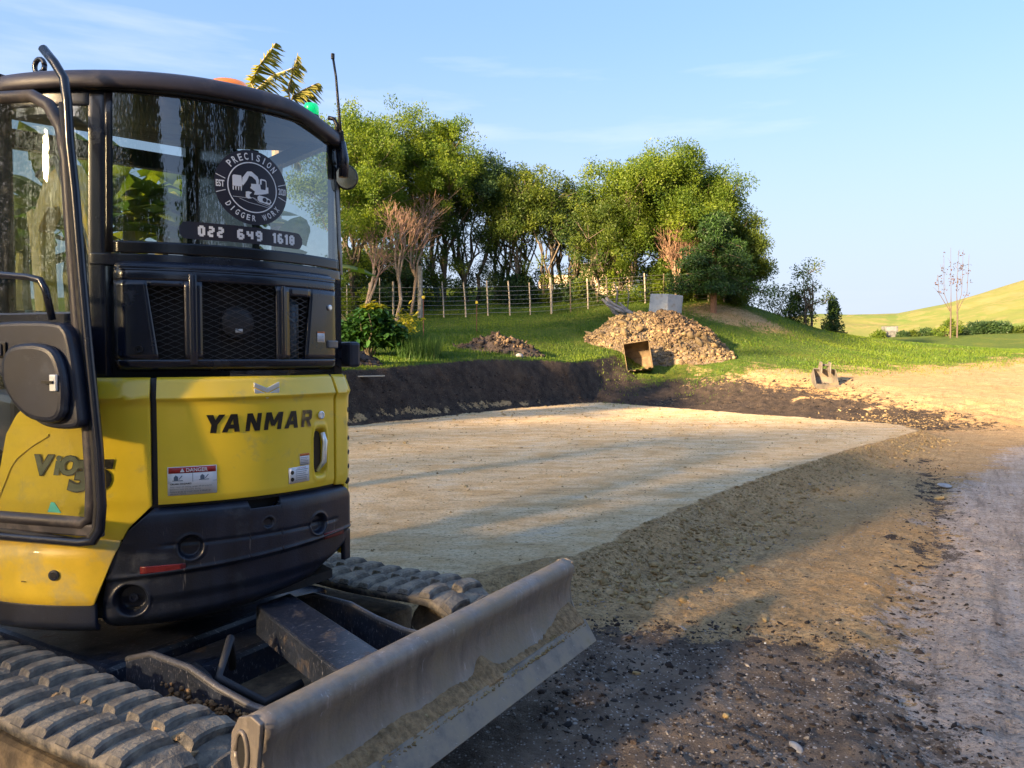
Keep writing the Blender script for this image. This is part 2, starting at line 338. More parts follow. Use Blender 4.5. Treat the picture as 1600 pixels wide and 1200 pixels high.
# what the ground is made of, by place
def masks(x, y):
    d = np.hypot(x, y); n1 = fbm(x, y, .8, 4, 101); n2 = fbm(x, y, 3.5, 3, 111)
    s_ = sd(x, y, LOW) + .10*fbm(x, y, .9, 3, 5); wdt = .75 + 4.6*smst(1.4, 4.6, x)
    p = sd(x, y, PADP) + .05*fbm(x, y, 1.7, 4, 21)
    sand = smst(.06, -.08, p+.05*n2)
    lb = smst(3.4, 2.4, x)
    darkb = smst(-.05, .06, s_)*smst(1.25, 1.05, s_/wdt)*lb
    streak = smst(.10, .03, np.abs(s_-.17+.10*n1))*lb*smst(1.2, .2, x)            # sandy seam at the foot of the bank
    darkb = darkb*(1-.75*streak*smst(-.2, .2, n2+.1))
    er = smst(3.6, .5, np.abs(s_-1.4-.5*n1))*smst(.6, 1.8, x)*smst(9.6, 6.6, x+.9*n1)*smst(12.8, 13.8, y)*smst(-.05, .3, s_)
    stripes = fbm(x*.5+y*.3, y*1.3, 1.4, 3, 131)
    dark = np.clip(np.maximum(darkb, er*smst(-.55, .15, stripes+.35)), 0, 1)
    fg = sd(x, y, [(-.4, 3.3), (.25, 3.45), (.75, 3.55), (1.05, 3.35), (1.45, 3.15), (1.35, 2.6), (1.15, 2.0), (.9, .8), (-2, .4), (-2, 3.3)]) + .35*n1+.14*n2
    fgm = smst(.55, -.35, fg)
    rut = seg_d(x, y, [(5.2, 9.6), (3.56, 6.37), (1.87, 3.5), (1.42, 2.6), (1.2, 1.6)])
    rm = smst(.20, .04, rut+.16*n2)*.38*smst(-.5, .3, fbm(x, y, 2, 2, 141))
    spots = smst(.38, .80, fbm(x, y, 2.6, 5, 151))*.6*smst(8.5, 6, d)*smst(.4, .8, p)*.8
    road = smst(.45, -.45, sd(x, y, [(7.2, 10.7), (3.6, 6.3), (1.9, 3.7), (1.3, 2.5), (.9, .5), (14, .5), (16, 12)]) + .25*n1+.1*n2)
    g = np.interp(x, [-40, 1.5, 2.5, 4, 5.5, 8.5, 12.5, 20, 30, 42, 60], [-50, 19.5, 21.0, 21.8, 21.5, 22.0, 23.8, 28.5, 36, 46, 54])
    grass = smst(-2.6, 1.4, y-g+2.0*n1+.9*n2)
    grass = np.where(x < 2.0, smst(.86, .96, s_/wdt+.03*n2), grass*smst(2.0, 3.4, x)+smst(.86, .96, s_/wdt)*(1-smst(2.0, 3.4, x)))
    grass = grass*(1-.75*smst(2.3, .4, np.hypot((x-8.2)/1.6, y-28.5)+.5*n1))
    bare = smst(.2, .5, n1+.4*n2)*.5*smst(3, 8, x)*(d < 60); grass = np.clip(grass*(1-bare*.6), 0, 1); grass = np.where(d > 70, 1-.15*smst(.0, .6, fbm(x, y, .03, 3, 161)), grass)
    return sand, np.clip(np.maximum.reduce([dark, fgm, rm, spots]), 0, 1)*(1-sand), grass, np.clip(road+fgm*.8, 0, 1)*(d < 60)
M4 = np.stack(masks(GX.ravel(), GY.ravel()), -1)

GM, n, b, out = new_mat('ground_soil_and_grass'); Lk = n.links.new
at_ = node(n, 'ShaderNodeAttribute', attribute_name='soil'); sx = n.nodes.new('ShaderNodeSeparateColor'); Lk(at_.outputs['Color'], sx.inputs[0])
v = n.nodes.new('ShaderNodeTexCoord').outputs['Object']; geo = n.nodes.new('ShaderNodeNewGeometry')
n_lo = noise(n, v, .55, 6, .6); n_md = noise(n, v, 4.5, 7, .62); n_mk = noise(n, v, 6.5, 10, .72); n_hi = noise(n, v, 42, 5, .7); n_vf = noise(n, v, 160, 3, .6)
mpp = node(n, 'ShaderNodeMapping'); mpp.inputs['Rotation'].default_value = (0, 0, rad(12)); mpp.inputs['Scale'].default_value = (1.1, 1.8, 1); Lk(v, mpp.inputs[0]); n_st = noise(n, mpp.outputs[0], 2.2, 8, .68)
dirt = mixn(n, ramp(n, n_md, [(.32, 0), (.68, 1)]), (.38, .25, .12), (.60, .43, .23)); dirt = mixn(n, ramp(n, n_hi, [(.35, 1), (.55, 0)]), dirt, (.20, .145, .08))
dirt = mixn(n, ramp(n, n_lo, [(.45, 0), (.7, .6)]), dirt, (.48, .28, .11))
sand = mixn(n, ramp(n, n_st, [(.38, 0), (.60, 1)]), (.62, .43, .22), (.80, .65, .42)); sand = mixn(n, ramp(n, n_st, [(.58, 0), (.74, .8)]), sand, (.58, .52, .45)); sand = mixn(n, ramp(n, n_hi, [(.34, .85), (.50, 0)]), sand, (.34, .235, .125))
mpq = node(n, 'ShaderNodeMapping'); mpq.inputs['Rotation'].default_value = (0, 0, rad(20)); mpq.inputs['Scale'].default_value = (.8, 2.6, 1); Lk(v, mpq.inputs[0])
sand = mixn(n, ramp(n, noise(n, mpq.outputs[0], 5, 8, .75), [(.55, 0), (.67, .75)]), sand, (.33, .22, .11))
road = mixn(n, ramp(n, n_md, [(.3, 0), (.7, 1)]), (.38, .31, .255), (.57, .48, .41)); road = mixn(n, ramp(n, n_hi, [(.36, .8), (.5, 0)]), road, (.13, .115, .11)); road = mixn(n, ramp(n, n_lo, [(.5, 0), (.72, .5)]), road, (.42, .32, .20))
m1_ = node(n, 'ShaderNodeMapping'); m1_.inputs['Rotation'].default_value = (0, 0, rad(31)); Lk(v, m1_.inputs[0]); m2_ = node(n, 'ShaderNodeMapping'); m2_.inputs['Scale'].default_value = (7, .45, 1); Lk(m1_.outputs[0], m2_.inputs[0]); n_ln = noise(n, m2_.outputs[0], 1.6, 7, .62)
road = mixn(n, ramp(n, n_ln, [(.52, 0), (.66, .75)]), road, (.19, .155, .13)); road = mixn(n, ramp(n, n_ln, [(.32, .6), (.44, 0)]), road, (.58, .53, .50)); dirt = mixn(n, ramp(n, n_ln, [(.55, 0), (.70, .55)]), dirt, (.22, .15, .08))
blk = mixn(n, ramp(n, n_md, [(.35, 0), (.72, 1)]), (.13, .104, .085), (.32, .26, .205)); blk2 = mixn(n, ramp(n, n_md, [(.35, 0), (.72, 1)]), (.030, .024, .021), (.085, .064, .050)); blk = mixn(n, at_.outputs['Alpha'], blk2, blk); blk = mixn(n, ramp(n, n_lo, [(.58, 0), (.76, .45)]), blk, (.13, .095, .06))
vo = node(n, 'ShaderNodeTexVoronoi', Scale=95.); Lk(v, vo.inputs['Vector']); vo2 = node(n, 'ShaderNodeTexVoronoi', Scale=42.); Lk(v, vo2.inputs['Vector'])
def sepr(o):
    x = n.nodes.new('ShaderNodeSeparateColor'); Lk(o, x.inputs[0]); return x.outputs
sp1 = mixn(n, 1., ramp(n, sepr(vo.outputs['Color'])[0], [(.80, 0), (.86, 1)]), ramp(n, vo.outputs['Distance'], [(.25, 1), (.42, 0)]), 'MULTIPLY')
sp2 = mixn(n, 1., ramp(n, sepr(vo2.outputs['Color'])[1], [(.88, 0), (.92, 1)]), ramp(n, vo2.outputs['Distance'], [(.25, 1), (.4, 0)]), 'MULTIPLY')
spk = mixn(n, 1., sp1, sp2, 'ADD')
grs = mixn(n, ramp(n, n_md, [(.3, 0), (.7, 1)]), (.045, .095, .016), (.13, .165, .02)); grs = mixn(n, ramp(n, n_hi, [(.38, .7), (.55, 0)]), grs, (.03, .06, .012)); grs = mixn(n, ramp(n, n_lo, [(.5, 0), (.72, .6)]), grs, (.20, .19, .035))
# far hillside: drier, tawny bands
ln = node(n, 'ShaderNodeVectorMath', operation='LENGTH'); Lk(v, ln.inputs[0])
fm = node(n, 'ShaderNodeMapRange'); fm.inputs[1].default_value = 75; fm.inputs[2].default_value = 110; Lk(ln.outputs['Value'], fm.inputs[0])
mph = node(n, 'ShaderNodeMapping'); mph.inputs['Scale'].default_value = (1, .6, 2.0); Lk(v, mph.inputs[0])
nh = noise(n, mph.outputs[0], .035, 8, .68, .6); sz = n.nodes.new('ShaderNodeSeparateXYZ'); Lk(v, sz.inputs[0])
hcol = mixn(n, ramp(n, nh, [(.42, 0), (.60, 1)]), (.075, .15, .022), (.165, .18, .05)); mr = node(n, 'ShaderNodeMapRange'); mr.inputs[1].default_value = 4; mr.inputs[2].default_value = 24; Lk(sz.outputs['Z'], mr.inputs[0])
hcol = mixn(n, ramp(n, noise(n, mph.outputs[0], .16, 7, .7, 1.2), [(.50, 0), (.62, .7)]), hcol, (.26, .21, .09)); hcol = mixn(n, mixn(n, .55, mr.outputs[0], nh, 'MULTIPLY'), hcol, (.23, .19, .08)); grs = mixn(n, fm.outputs[0], grs, hcol)
def msk(s, k=.5):
    a = node(n, 'ShaderNodeMath', operation='MULTIPLY_ADD'); Lk(n_mk, a.inputs[0]); a.inputs[1].default_value = k
    b_ = node(n, 'ShaderNodeMath', operation='ADD'); Lk(s, a.inputs[2]); Lk(a.outputs[0], b_.inputs[0]); b_.inputs[1].default_value = -k/2
    c = node(n, 'ShaderNodeMath', operation='MULTIPLY_ADD'); Lk(n_hi, c.inputs[0]); c.inputs[1].default_value = k*.5; Lk(b_.outputs[0], c.inputs[2])
    return ramp(n, c.outputs[0], [(.36+k*.25, 0), (.64+k*.25, 1)])
c = mixn(n, msk(at_.outputs['Alpha'], 2.4), dirt, road); c = mixn(n, msk(sx.outputs[0], .6), c, sand); c = mixn(n, msk(sx.outputs[1], 2.4), c, blk)
spf = ramp(n, at_.outputs['Alpha'], [(.2, .15), (.8, .8)]); c = mixn(n, mixn(n, 1., spk, mixn(n, 1., spf, ramp(n, sx.outputs[0], [(.2, 1), (.6, .12)]), 'MULTIPLY'), 'MULTIPLY'), c, (.52, .50, .48))
c = mixn(n, msk(sx.outputs[2], 1.2), c, grs)
Lk(c, b.inputs['Base Color']); b.inputs['Roughness'].default_value = .95; b.inputs['Specular IOR Level'].default_value = .15
bp1 = node(n, 'ShaderNodeBump', Strength=.9, Distance=.035); Lk(n_hi, bp1.inputs['Height'])
bp2 = node(n, 'ShaderNodeBump', Strength=.5, Distance=.012); Lk(n_vf, bp2.inputs['Height']); Lk(bp1.outputs[0], bp2.inputs['Normal'])
bp3 = node(n, 'ShaderNodeBump', Strength=.35, Distance=.12); Lk(n_md, bp3.inputs['Height']); Lk(bp2.outputs[0], bp3.inputs['Normal']); Lk(bp3.outputs[0], b.inputs['Normal'])
ground = np_mesh('ground', V, Fq, GM, smooth=True); tag(ground, kind='structure')
ca = ground.data.color_attributes.new('soil', 'FLOAT_COLOR', 'POINT'); ca.data.foreach_set('color', M4.astype(np.float32).ravel())

# ---------------------------------------------------------------- loose stones, clods and grass blades on the ground (uncountable)
t_ = (1+5**.5)/2
ICO = np.array([(-1, t_, 0), (1, t_, 0), (-1, -t_, 0), (1, -t_, 0), (0, -1, t_), (0, 1, t_), (0, -1, -t_), (0, 1, -t_), (t_, 0, -1), (t_, 0, 1), (-t_, 0, -1), (-t_, 0, 1)])/1.9
ICF = np.array([(0, 11, 5), (0, 5, 1), (0, 1, 7), (0, 7, 10), (0, 10, 11), (1, 5, 9), (5, 11, 4), (11, 10, 2), (10, 7, 6), (7, 1, 8), (3, 9, 4), (3, 4, 2), (3, 2, 6), (3, 6, 8), (3, 8, 9), (4, 9, 5), (2, 4, 11), (6, 2, 10), (8, 6, 7), (9, 8, 1)])
def rocks(P, S, flat=.7, jit=.42):
    n_ = len(P); q = RS.normal(size=(n_, 4)); q /= np.linalg.norm(q, axis=1)[:, None]; a, b_, c_, d_ = q.T
    Rm = np.stack([1-2*(c_*c_+d_*d_), 2*(b_*c_-a*d_), 2*(b_*d_+a*c_), 2*(b_*c_+a*d_), 1-2*(b_*b_+d_*d_), 2*(c_*d_-a*b_), 2*(b_*d_-a*c_), 2*(c_*d_+a*b_), 1-2*(b_*b_+c_*c_)], -1).reshape(n_, 3, 3)
    base = ICO[None]*(1+jit*RS.uniform(-1, 1, (n_, 12, 1)))*np.stack([RS.uniform(.9, 1.5, n_), RS.uniform(.5, 1, n_), RS.uniform(.3, .8, n_)], -1)[:, None]
    Vv = np.einsum('nij,nkj->nki', Rm, base)*np.asarray(S)[:, None, None]; Vv[..., 2] *= flat
    Vv += np.asarray(P)[:, None]
    return Vv.reshape(-1, 3), (ICF[None]+12*np.arange(n_)[:, None, None]).reshape(-1, 3)
def lvmat(name, c0, c1, rough=.95, bump=.5):
    m, n, b, _ = new_mat(name); a = node(n, 'ShaderNodeAttribute', attribute_name='lv'); tcn = n.nodes.new('ShaderNodeTexCoord')
    c = mixn(n, a.outputs['Fac'], c0, c1); c = mixn(n, ramp(n, noise(n, tcn.outputs['Object'], 55, 4), [(.35, .35), (.6, 0)]), c, tuple(x*.45 for x in c0))
    n.links.new(c, b.inputs['Base Color']); b.inputs['Roughness'].default_value = rough; b.inputs['Specular IOR Level'].default_value = .2
    bp = node(n, 'ShaderNodeBump', Strength=bump, Distance=.01); n.links.new(noise(n, tcn.outputs['Object'], 120), bp.inputs['Height']); n.links.new(bp.outputs[0], b.inputs['Normal'])
    return m
CLOD = lvmat('dirt_clod', (.22, .155, .075), (.46, .36, .19)); PEB = lvmat('gravel_stone', (.11, .095, .085), (.40, .37, .34)); DCLOD = lvmat('dark_soil_clod', (.022, .02, .021), (.075, .058, .05)); SPOIL = lvmat('spoil_clod', (.10, .075, .045), (.37, .275, .15))
def scatter(name, X, Y, S, mat, sink=.25, **k):
    Z = terr(X, Y)+S*(.5-sink)*.6; Vv, Ff = rocks(np.c_[X, Y, Z], S, **k)
    return tag(np_mesh(name, Vv, Ff, mat, val=np.repeat(RS.uniform(0, 1, len(X))**1.5, 20)), kind='stuff')
# clods rolled down from the pad's edge
E_ = [(.15, 4.15), (.39, 4.43), (.87, 5.21), (1.55, 6.2), (2.49, 7.42), (3.76, 9.0), (5.2, 10.6), (6.35, 11.9)]
def along(P, n_):
    P = np.array(P); sl = np.hypot(*np.diff(P, axis=0).T); cu = np.r_[0, np.cumsum(sl)]; s = RS.uniform(0, cu[-1], n_)**1.0
    return np.interp(s, cu, P[:, 0]), np.interp(s, cu, P[:, 1])
x, y = along(E_, 5200); off = np.abs(RS.gamma(1.6, .13, 5200)); sz_ = RS.lognormal(math.log(.0065), .5, 5200)*(1+.6*np.exp(-((off-.45)/.2)**2)); x = x+off*.80; y = y-off*.60
scatter('loose_clods', x, y, np.clip(sz_, .003, .024), CLOD)
x, y = along([(.55, 4.0), (1.1, 4.6), (1.6, 5.4), (2.3, 6.2)], 420); x += RS.normal(0, .14, 420); y += RS.normal(0, .16, 420)
scatter('rolled_clods', x, y, np.clip(RS.lognormal(math.log(.014), .45, 420), .007, .035), CLOD)
d = 1.9*np.exp(RS.uniform(0, 1, 7000)*math.log(9/1.9)); a = RS.uniform(-.05, .62, 7000); x = d*np.tan(a); y = d
k = sd(x, y, PADP) > .25; x, y, d = x[k], y[k], d[k]
scatter('gravel', x, y, np.clip(RS.lognormal(math.log(.0042), .45, len(x)), .002, .016)*(.75+.1*d), PEB, sink=.45)
x = RS.uniform(.1, 1.6, 2600); y = RS.uniform(1.9, 3.7, 2600); scatter('dark_crumbs', x, y, np.clip(RS.lognormal(math.log(.006), .5, 2600), .003, .02), DCLOD, sink=.5)
x, y = along([(5.2, 9.6), (3.56, 6.37), (1.87, 3.5), (1.42, 2.6), (1.2, 1.9)], 900); x += RS.normal(0, .16, 900); y += RS.normal(0, .1, 900); scatter('rut_crumbs', x, y, np.clip(RS.lognormal(math.log(.007), .5, 900), .003, .022), DCLOD, sink=.45)
u = RS.uniform(0, 1, 2600); w = RS.uniform(0, .7, 2600); x = np.interp(u, [0, .5, 1], [-2.9, 0, 2.4])+w*-.6; y = np.interp(u, [0, .5, 1], [12.6, 16.7, 19.6])+w*.55; scatter('bank_crumbs', x, y, np.clip(RS.lognormal(math.log(.011), .5, 2600), .005, .035), DCLOD)
x = RS.uniform(3.0, 8.6, 2400); y = RS.uniform(13.2, 20.0, 2400); k = (sd(x, y, PADP) > .2); x, y = x[k], y[k]; scatter('dug_over_soil', x, y, np.clip(RS.lognormal(math.log(.014), .55, len(x)), .007, .06), DCLOD, sink=.4)
x = RS.normal(7.2, .6, 900); y = RS.normal(14.4, .6, 900); k = (sd(x, y, PADP) > .1); x, y = x[k], y[k]; scatter('pale_rubble', x, y, np.clip(RS.lognormal(math.log(.015), .5, len(x)), .007, .04), SPOIL, sink=.4)
x = RS.uniform(-3, 6.5, 5200); y = RS.uniform(4.2, 19, 5200); k = sd(x, y, PADP) < -.1; x, y = x[k], y[k]; scatter('pad_crumbs', x, y, np.clip(RS.lognormal(math.log(.007), .5, len(x)), .003, .026)*(.5+.07*y), CLOD, sink=.5)
# short grass on the rim and the lawn behind
def blades(P, Hh, W, val, mat, name, lean=.5):
    n_ = len(P); a = RS.uniform(0, 6.283, n_); l = RS.uniform(0, lean, n_)*Hh; b_ = RS.uniform(0, 6.283, n_)
    t = np.c_[np.cos(a), np.sin(a), np.zeros(n_)]*np.asarray(W)[:, None]
    tip = P + np.c_[np.cos(b_)*l, np.sin(b_)*l, Hh]
    Vv = np.stack([P-t, P+t, tip], 1).reshape(-1, 3); return np_mesh(name, Vv, np.arange(3*n_).reshape(-1, 3), mat, val=val)
N = 230000; y = 12.5+23*RS.uniform(0, 1, N)**1.15; x = RS.uniform(-.30, .75, N)*y; s = masks(x, y)[2]; k = RS.uniform(0, 1, N) < s; x, y = x[k], y[k]
tall = .018+.026*np.clip(fbm(x, y, .9, 3, 7)+.45, 0, 1); P = np.c_[x, y, terr(x, y)-.01]
tag(blades(P, tall*RS.uniform(.6, 1.5, len(x))*(1+y/40), .006*(1+y/18)*np.ones(len(x)), np.clip(RS.uniform(0, .7, len(x))+.5*fbm(x, y, .35, 2, 8), 0, 1), GRASSM, 'lawn_grass'), kind='stuff')
# ---------------------------------------------------------------- the excavator
CX, CY = -1.33, 3.07; TH = rad(41.5); TU = rad(59.2)
EX = empty('excavator', (CX, CY, 0), TH)
tag(EX, 'yellow and black mini excavator with cab, rubber tracks and dozer blade, parked at the left', 'excavator')
def cp(a, r, z): a = rad(a); return (r*math.sin(a), -r*math.cos(a), z)
def fv(f, *a): return f(*a) if callable(f) else f
def arcp(name, a0, a1, zb, zt, r, mat, parent=EX, thick=.018, na=None, nz=6, zs=None, smooth=True, bevel=.003):
    """curved panel round the swing centre; zb, zt may depend on the angle, r on (angle, z)"""
    na = na or max(3, int(abs(a1-a0)/1.5)); V = []; F = []
    for i in range(na+1):
        a = a0+(a1-a0)*i/na; b_, t_ = fv(zb, a), fv(zt, a); L_ = zs if zs else [j/nz for j in range(nz+1)]
        for q in L_:
            z = b_+(t_-b_)*q; V.append(cp(a, r(a, z) if callable(r) else r, z))
    m = len(L_)
    F = [(i*m+j, (i+1)*m+j, (i+1)*m+j+1, i*m+j+1) for i in range(na) for j in range(m-1)]
    return mk(name, V, F, mat, parent, smooth=smooth, solid=thick, bevel=bevel)
ip = np.interp
# --- counterweight: heavy curved casting with recesses and two mould lines
def cw_t(a): return float(ip(a, [-36, -35.6, -34.7, -32.6, -29.2, -23.8, -3.2, -2.8, 4.9, 5.2, 22, 26.7, 29, 32], [.50, .53, .585, .675, .765, .832, .832, .805, .805, .832, .836, .828, .79, .72]))
def cw_b(a): return float(ip(a, [-36, -23, -2, 16, 30, 34], [.455, .455, .475, .51, .60, .62]))
RA = 30.0
HOL = [(-16.3, .704, .034, .022), (16.0, .715, .032, .022), (1.5, .752, .016, .010), (-29.0, .551, .045, .035)]
def cw_r(a, z):
    r = .782
    r -= .012*max(0, min(1, (z-.78)/.05))**2 + .016*max(0, (z-.815)/.02)*1.0 if z > .78 else 0
    line = .634+.0008*(a+16); r -= .010*float(smst(line+.004, line-.012, z)) - .004*math.exp(-((z-line-.004)/.006)**2)
    l2 = .565+.0006*(a+16); r -= .010*float(smst(l2+.006, l2-.03, z))
    # shallow panel outline joining the two big recesses
    pz = .735+.03*math.cos(rad(a*5.5)); r -= .004*math.exp(-((z-.716)/.006)**2)*float(smst(24, 21, abs(a)))
    lo = cw_b(a); r -= .05*max(0, 1-(z-lo)/.05)**2
    e = min(1, max(0, (a+36)/3.5)); r -= .018*(1-e)**2
    e = min(1, max(0, (30.5-a)/3.)); r -= .02*(1-e)**2
    for ha, hz_, hr, dp in HOL:
        dd = math.hypot(rad(a-ha)*.78, z-hz_)/hr; r -= dp*float(smst(1.12, .82, dd)) - .003*math.exp(-((dd-1.2)/.12)**2)
    return r
cw = arcp('counterweight', -36, 30.2, cw_b, cw_t, cw_r, CWT, na=270, nz=100, thick=.03, bevel=0)
for a0, a1, z0 in ((-26.8, -17.4, .647), (17.6, 25.2, .667)):
    arcp('reflector', a0, a1, z0-.012, z0+.010, lambda a, z: .7845, REFL, cw, thick=.0015, bevel=0)
for ha, hz_, hr in ((-16.3, .704, .022), (16, .715, .022), (1.5, .752, .009), (-29.0, .551, .026)):
    p = cp(ha, .752 if hr < .026 else .738, hz_); MB().lathe((0, 0, 0), [(hr*.5, -.004), (hr*.5, .002), (hr*.3, .003), (hr*.25, -.002), (.001, -.002)], 18, 'y').xf(lambda x, y, z: Vector((x, -y, z))).build('bolt', BLK, cw, smooth=False).matrix_local = Matrix.Translation(p) @ Matrix.Rotation(rad(ha), 4, 'Z')
# --- yellow engine door
def yr(a, z): return float(ip(z, [.83, .86, 1.145, 1.158, 1.166, 1.222, 1.232], [.768, .774, .774, .777, .786, .764, .752]))
ZS = [0, .01, .08, .25, .45, .65, .795, .81, .825, .835, .846, .97, .985, 1]
HD = (17.2, .963)
def dr(a, z):
    r = yr(a, z); d1 = abs(rad(a-HD[0])*.77)/.030; d2 = abs(z-HD[1])/.082
    return r - .026*float(smst(1.05, .85, (d1**4+d2**4)**.25)) + .003*math.exp(-(((d1**4+d2**4)**.25-1.15)/.12)**2)
door = arcp('engine_door', -22.9, 22.3, lambda a: .8415+.012*0, 1.232, dr, YEL, na=180, nz=80, thick=.02, bevel=.002)
arcp('door_gap', -24.4, -22.6, .83, 1.23, .755, BLK, thick=.02)
arcp('door_gap', 22.0, 23.2, .83, 1.23, .757, BLK, thick=.02)
arcp('seal_strip', -34, 30, .828, .845, .757, RUB, thick=.02)
# handle: chrome lever in a black well
wl = MB()
wl.prism([(.023*math.cos(w)*abs(math.cos(w))**-.4, .072*math.sin(w)*abs(math.sin(w))**-.3) for w in [rad(x+3) for x in range(0, 360, 12)]], lambda p, q, n_: cp(HD[0]+math.degrees(p/.76), .752+n_, HD[1]+q), -.004, .001)
hn = wl.build('door_handle', BLKP, door); MB().tube([cp(17.9, .776, 1.03), cp(18.0, .786, 1.0), cp(17.6, .786, .93), cp(17.0, .762, .897)], [.008, .009, .009, .006], 8).build('lever', CHROME, hn, smooth=True)
p = cp(17.2, .779, 1.092); o = MB().lathe((0, 0, 0), [(.014, .0), (.014, -.004), (.010, -.006), (.009, -.002), (.001, -.002)], 16, 'y').build('lock', CHROME, door); o.matrix_local = Matrix.Translation(p) @ Matrix.Rotation(rad(17.2), 4, 'Z')
# --- writing helpers
def text_geo(s, off=0, shear=0, sp=1.):
    cu = bpy.data.curves.new('t', 'FONT'); cu.body = s; cu.size = 1; cu.offset = off; cu.shear = shear; cu.space_character = sp; cu.resolution_u = 3
    o = bpy.data.objects.new('t', cu); COL.objects.link(o); bpy.context.view_layer.update()
    me = bpy.data.meshes.new_from_object(o.evaluated_get(bpy.context.evaluated_depsgraph_get()))
    V = [tuple(v.co) for v in me.vertices]; F = [tuple(p.vertices) for p in me.polygons]
    bpy.data.objects.remove(o); bpy.data.curves.remove(cu); bpy.data.meshes.remove(me)
    xs = [v[0] for v in V]; ys = [v[1] for v in V]; return V, F, min(xs), max(xs), min(ys), max(ys)
def lettering(name, s, box, f, mat, parent, off=0, shear=0, sp=1., fn=None):
    V, F, x0, x1, y0, y1 = text_geo(s, off, shear, sp); a0, a1, b0, b1 = box; W = []
    for x, y, _ in V:
        p, q = a0+(x-x0)/(x1-x0)*(a1-a0), b0+(y-y0)/(y1-y0)*(b1-b0)
        if fn: p, q = fn(p, q)
        W.append(f(p, q))
    return mk(name, W, F, mat, parent)
yf = lambda a, z: cp(a, yr(a, z)+.0022, z)
GL = {'Y': [[(0, 1), (.36, 1), (.66, .44), (.34, .44)], [(.66, 1), (1, 1), (.66, .44), (.40, .44)], [(.34, .46), (.66, .46), (.66, 0), (.34, 0)]],
 'A': [[(0, 0), (.30, 0), (.60, 1), (.34, 1)], [(.70, 0), (1, 0), (.72, 1), (.44, 1)], [(.22, .20), (.80, .20), (.76, .42), (.30, .42)]],
 'N': [[(0, 0), (.30, 0), (.30, 1), (0, 1)], [(.02, 1), (.36, 1), (.98, 0), (.64, 0)], [(.70, 0), (1, 0), (1, 1), (.70, 1)]],
 'M': [[(0, 0), (.24, 0), (.24, 1), (0, 1)], [(.02, 1), (.30, 1), (.60, .30), (.42, .18)], [(.98, 1), (.70, 1), (.40, .30), (.58, .18)], [(.76, 0), (1, 0), (1, 1), (.76, 1)]],
 'R': [[(0, 0), (.30, 0), (.30, 1), (0, 1)], [(.2, 1), (.86, 1), (.98, .88), (.98, .78), (.2, .78)], [(.70, .9), (.98, .88), (.98, .52), (.90, .42), (.70, .42)], [(.2, .60), (.9, .60), (.84, .38), (.2, .38)], [(.40, .42), (.74, .42), (1, 0), (.66, 0)]]}
for ch, a0, a1, m_ in (('Y', -13.2, -8.3, BLKP), ('A', -9.2, -4.4, BLKP), ('N', -3.8, .3, BLKP), ('M', .7, 5.9, BLKP), ('A', 6.1, 10.6, BLKP), ('R', 10.9, 14.6, FADE)):
    g_ = MB()
    for qi, pl in enumerate(GL[ch]):
        b0 = len(g_.V); g_.V += [cp(a0+(a1-a0)*(x_*.86+.14*y_), yr(0, 1.08)+.0022+.00012*qi, 1.056+.057*y_) for x_, y_ in pl]; g_.F.append(tuple(range(b0, b0+len(pl))))
    mk('letter', g_.V, g_.F, m_, door)
# chrome chevron above the name
em = MB()
for dz in (0, -.019):
    for s in (-1, 1):
        a0 = 1.5; w = 3.15; V = []
        poly = [(0, 1.193), (w*s, 1.212), (w*s, 1.197), (0, 1.178)]
        em.prism(poly, lambda p, q, n_, dz=dz: cp(a0+p, .772-(q-1.166)*.0+n_, q+dz), 0, .010)
em.build('emblem', CHROME, door, bevel=.001)
def plate(name, a0, a1, z0, z1, mat, parent, r, tilt=0): return arcp(name, a0, a1, lambda a: z0+tilt*(a-a0), lambda a: z1+tilt*(a-a0), lambda a, z: r, mat, parent, thick=.0008, na=6, nz=2, bevel=0)
GB = PM('grey_blue_print', (.12, .16, .22), .5); ORN = PM('orange_print', (.6, .16, .03), .5)
st = plate('danger_sticker', -20.9, -10.4, .868, .956, WHT, door, .7758, 0)
plate('red_band', -20.7, -10.6, .936, .954, REDP, door, .7764)
lettering('sticker_text', 'DANGER', (-17.0, -12.4, .939, .951), lambda a, z: cp(a, .7770, z), WHT, door, off=.02)
mk('warning_triangle', [cp(-18.3, .777, .939), cp(-17.3, .777, .939), cp(-17.8, .777, .951)], [(0, 1, 2)], WHT, door)
L1 = lambda a, z: cp(a, .7767, z)
lettering('sticker_text', 'CRUSH HAZARD', (-20.4, -15.9, .9005, .9055), L1, BLKP, door, off=.03)
for i, (s, e) in enumerate((('Stay clear of swing range of structure', -11.6), ('(between body and track) during', -14.0), ('Failure to do so could result in death or', -11.8), ('serious injury.', -17.0))):
    lettering('sticker_text', s, (-20.4, e, .8905-.0072*i, .896-.0072*i), L1, GB, door)
pic = MB()
for a0 in (-19, -13.4):
    for pl in ([(-.9, .912), (1.3, .912), (1.3, .914), (-.9, .914)], [(-.6, .914), (.3, .914), (.3, .925), (-.2, .930), (-.6, .924)], [(.4, .918), (1.1, .929), (1.2, .927), (.5, .916)]):
        pic.prism([(a0+p, q) for p, q in pl], lambda p, q, n_: cp(p, .7762+n_, q), 0, .0005)
pic.prism([(-15.65, .908), (-15.58, .908), (-15.58, .935), (-15.65, .935)], lambda p, q, n_: cp(p, .7762+n_, q), 0, .0005).prism([(-20.9, .9075), (-10.4, .9075), (-10.4, .9083), (-20.9, .9083)], lambda p, q, n_: cp(p, .7762+n_, q), 0, .0005)
pic.build('sticker_picture', GB, door)
plate('warning_sticker', 7.2, 13.3, .868, .922, WHT, door, .7758, .0004); plate('warning_sticker', 10.5, 13.4, .926, .966, WHT, door, .7758)
plate('orange_band', 10.5, 13.4, .958, .966, ORN, door, .7764)
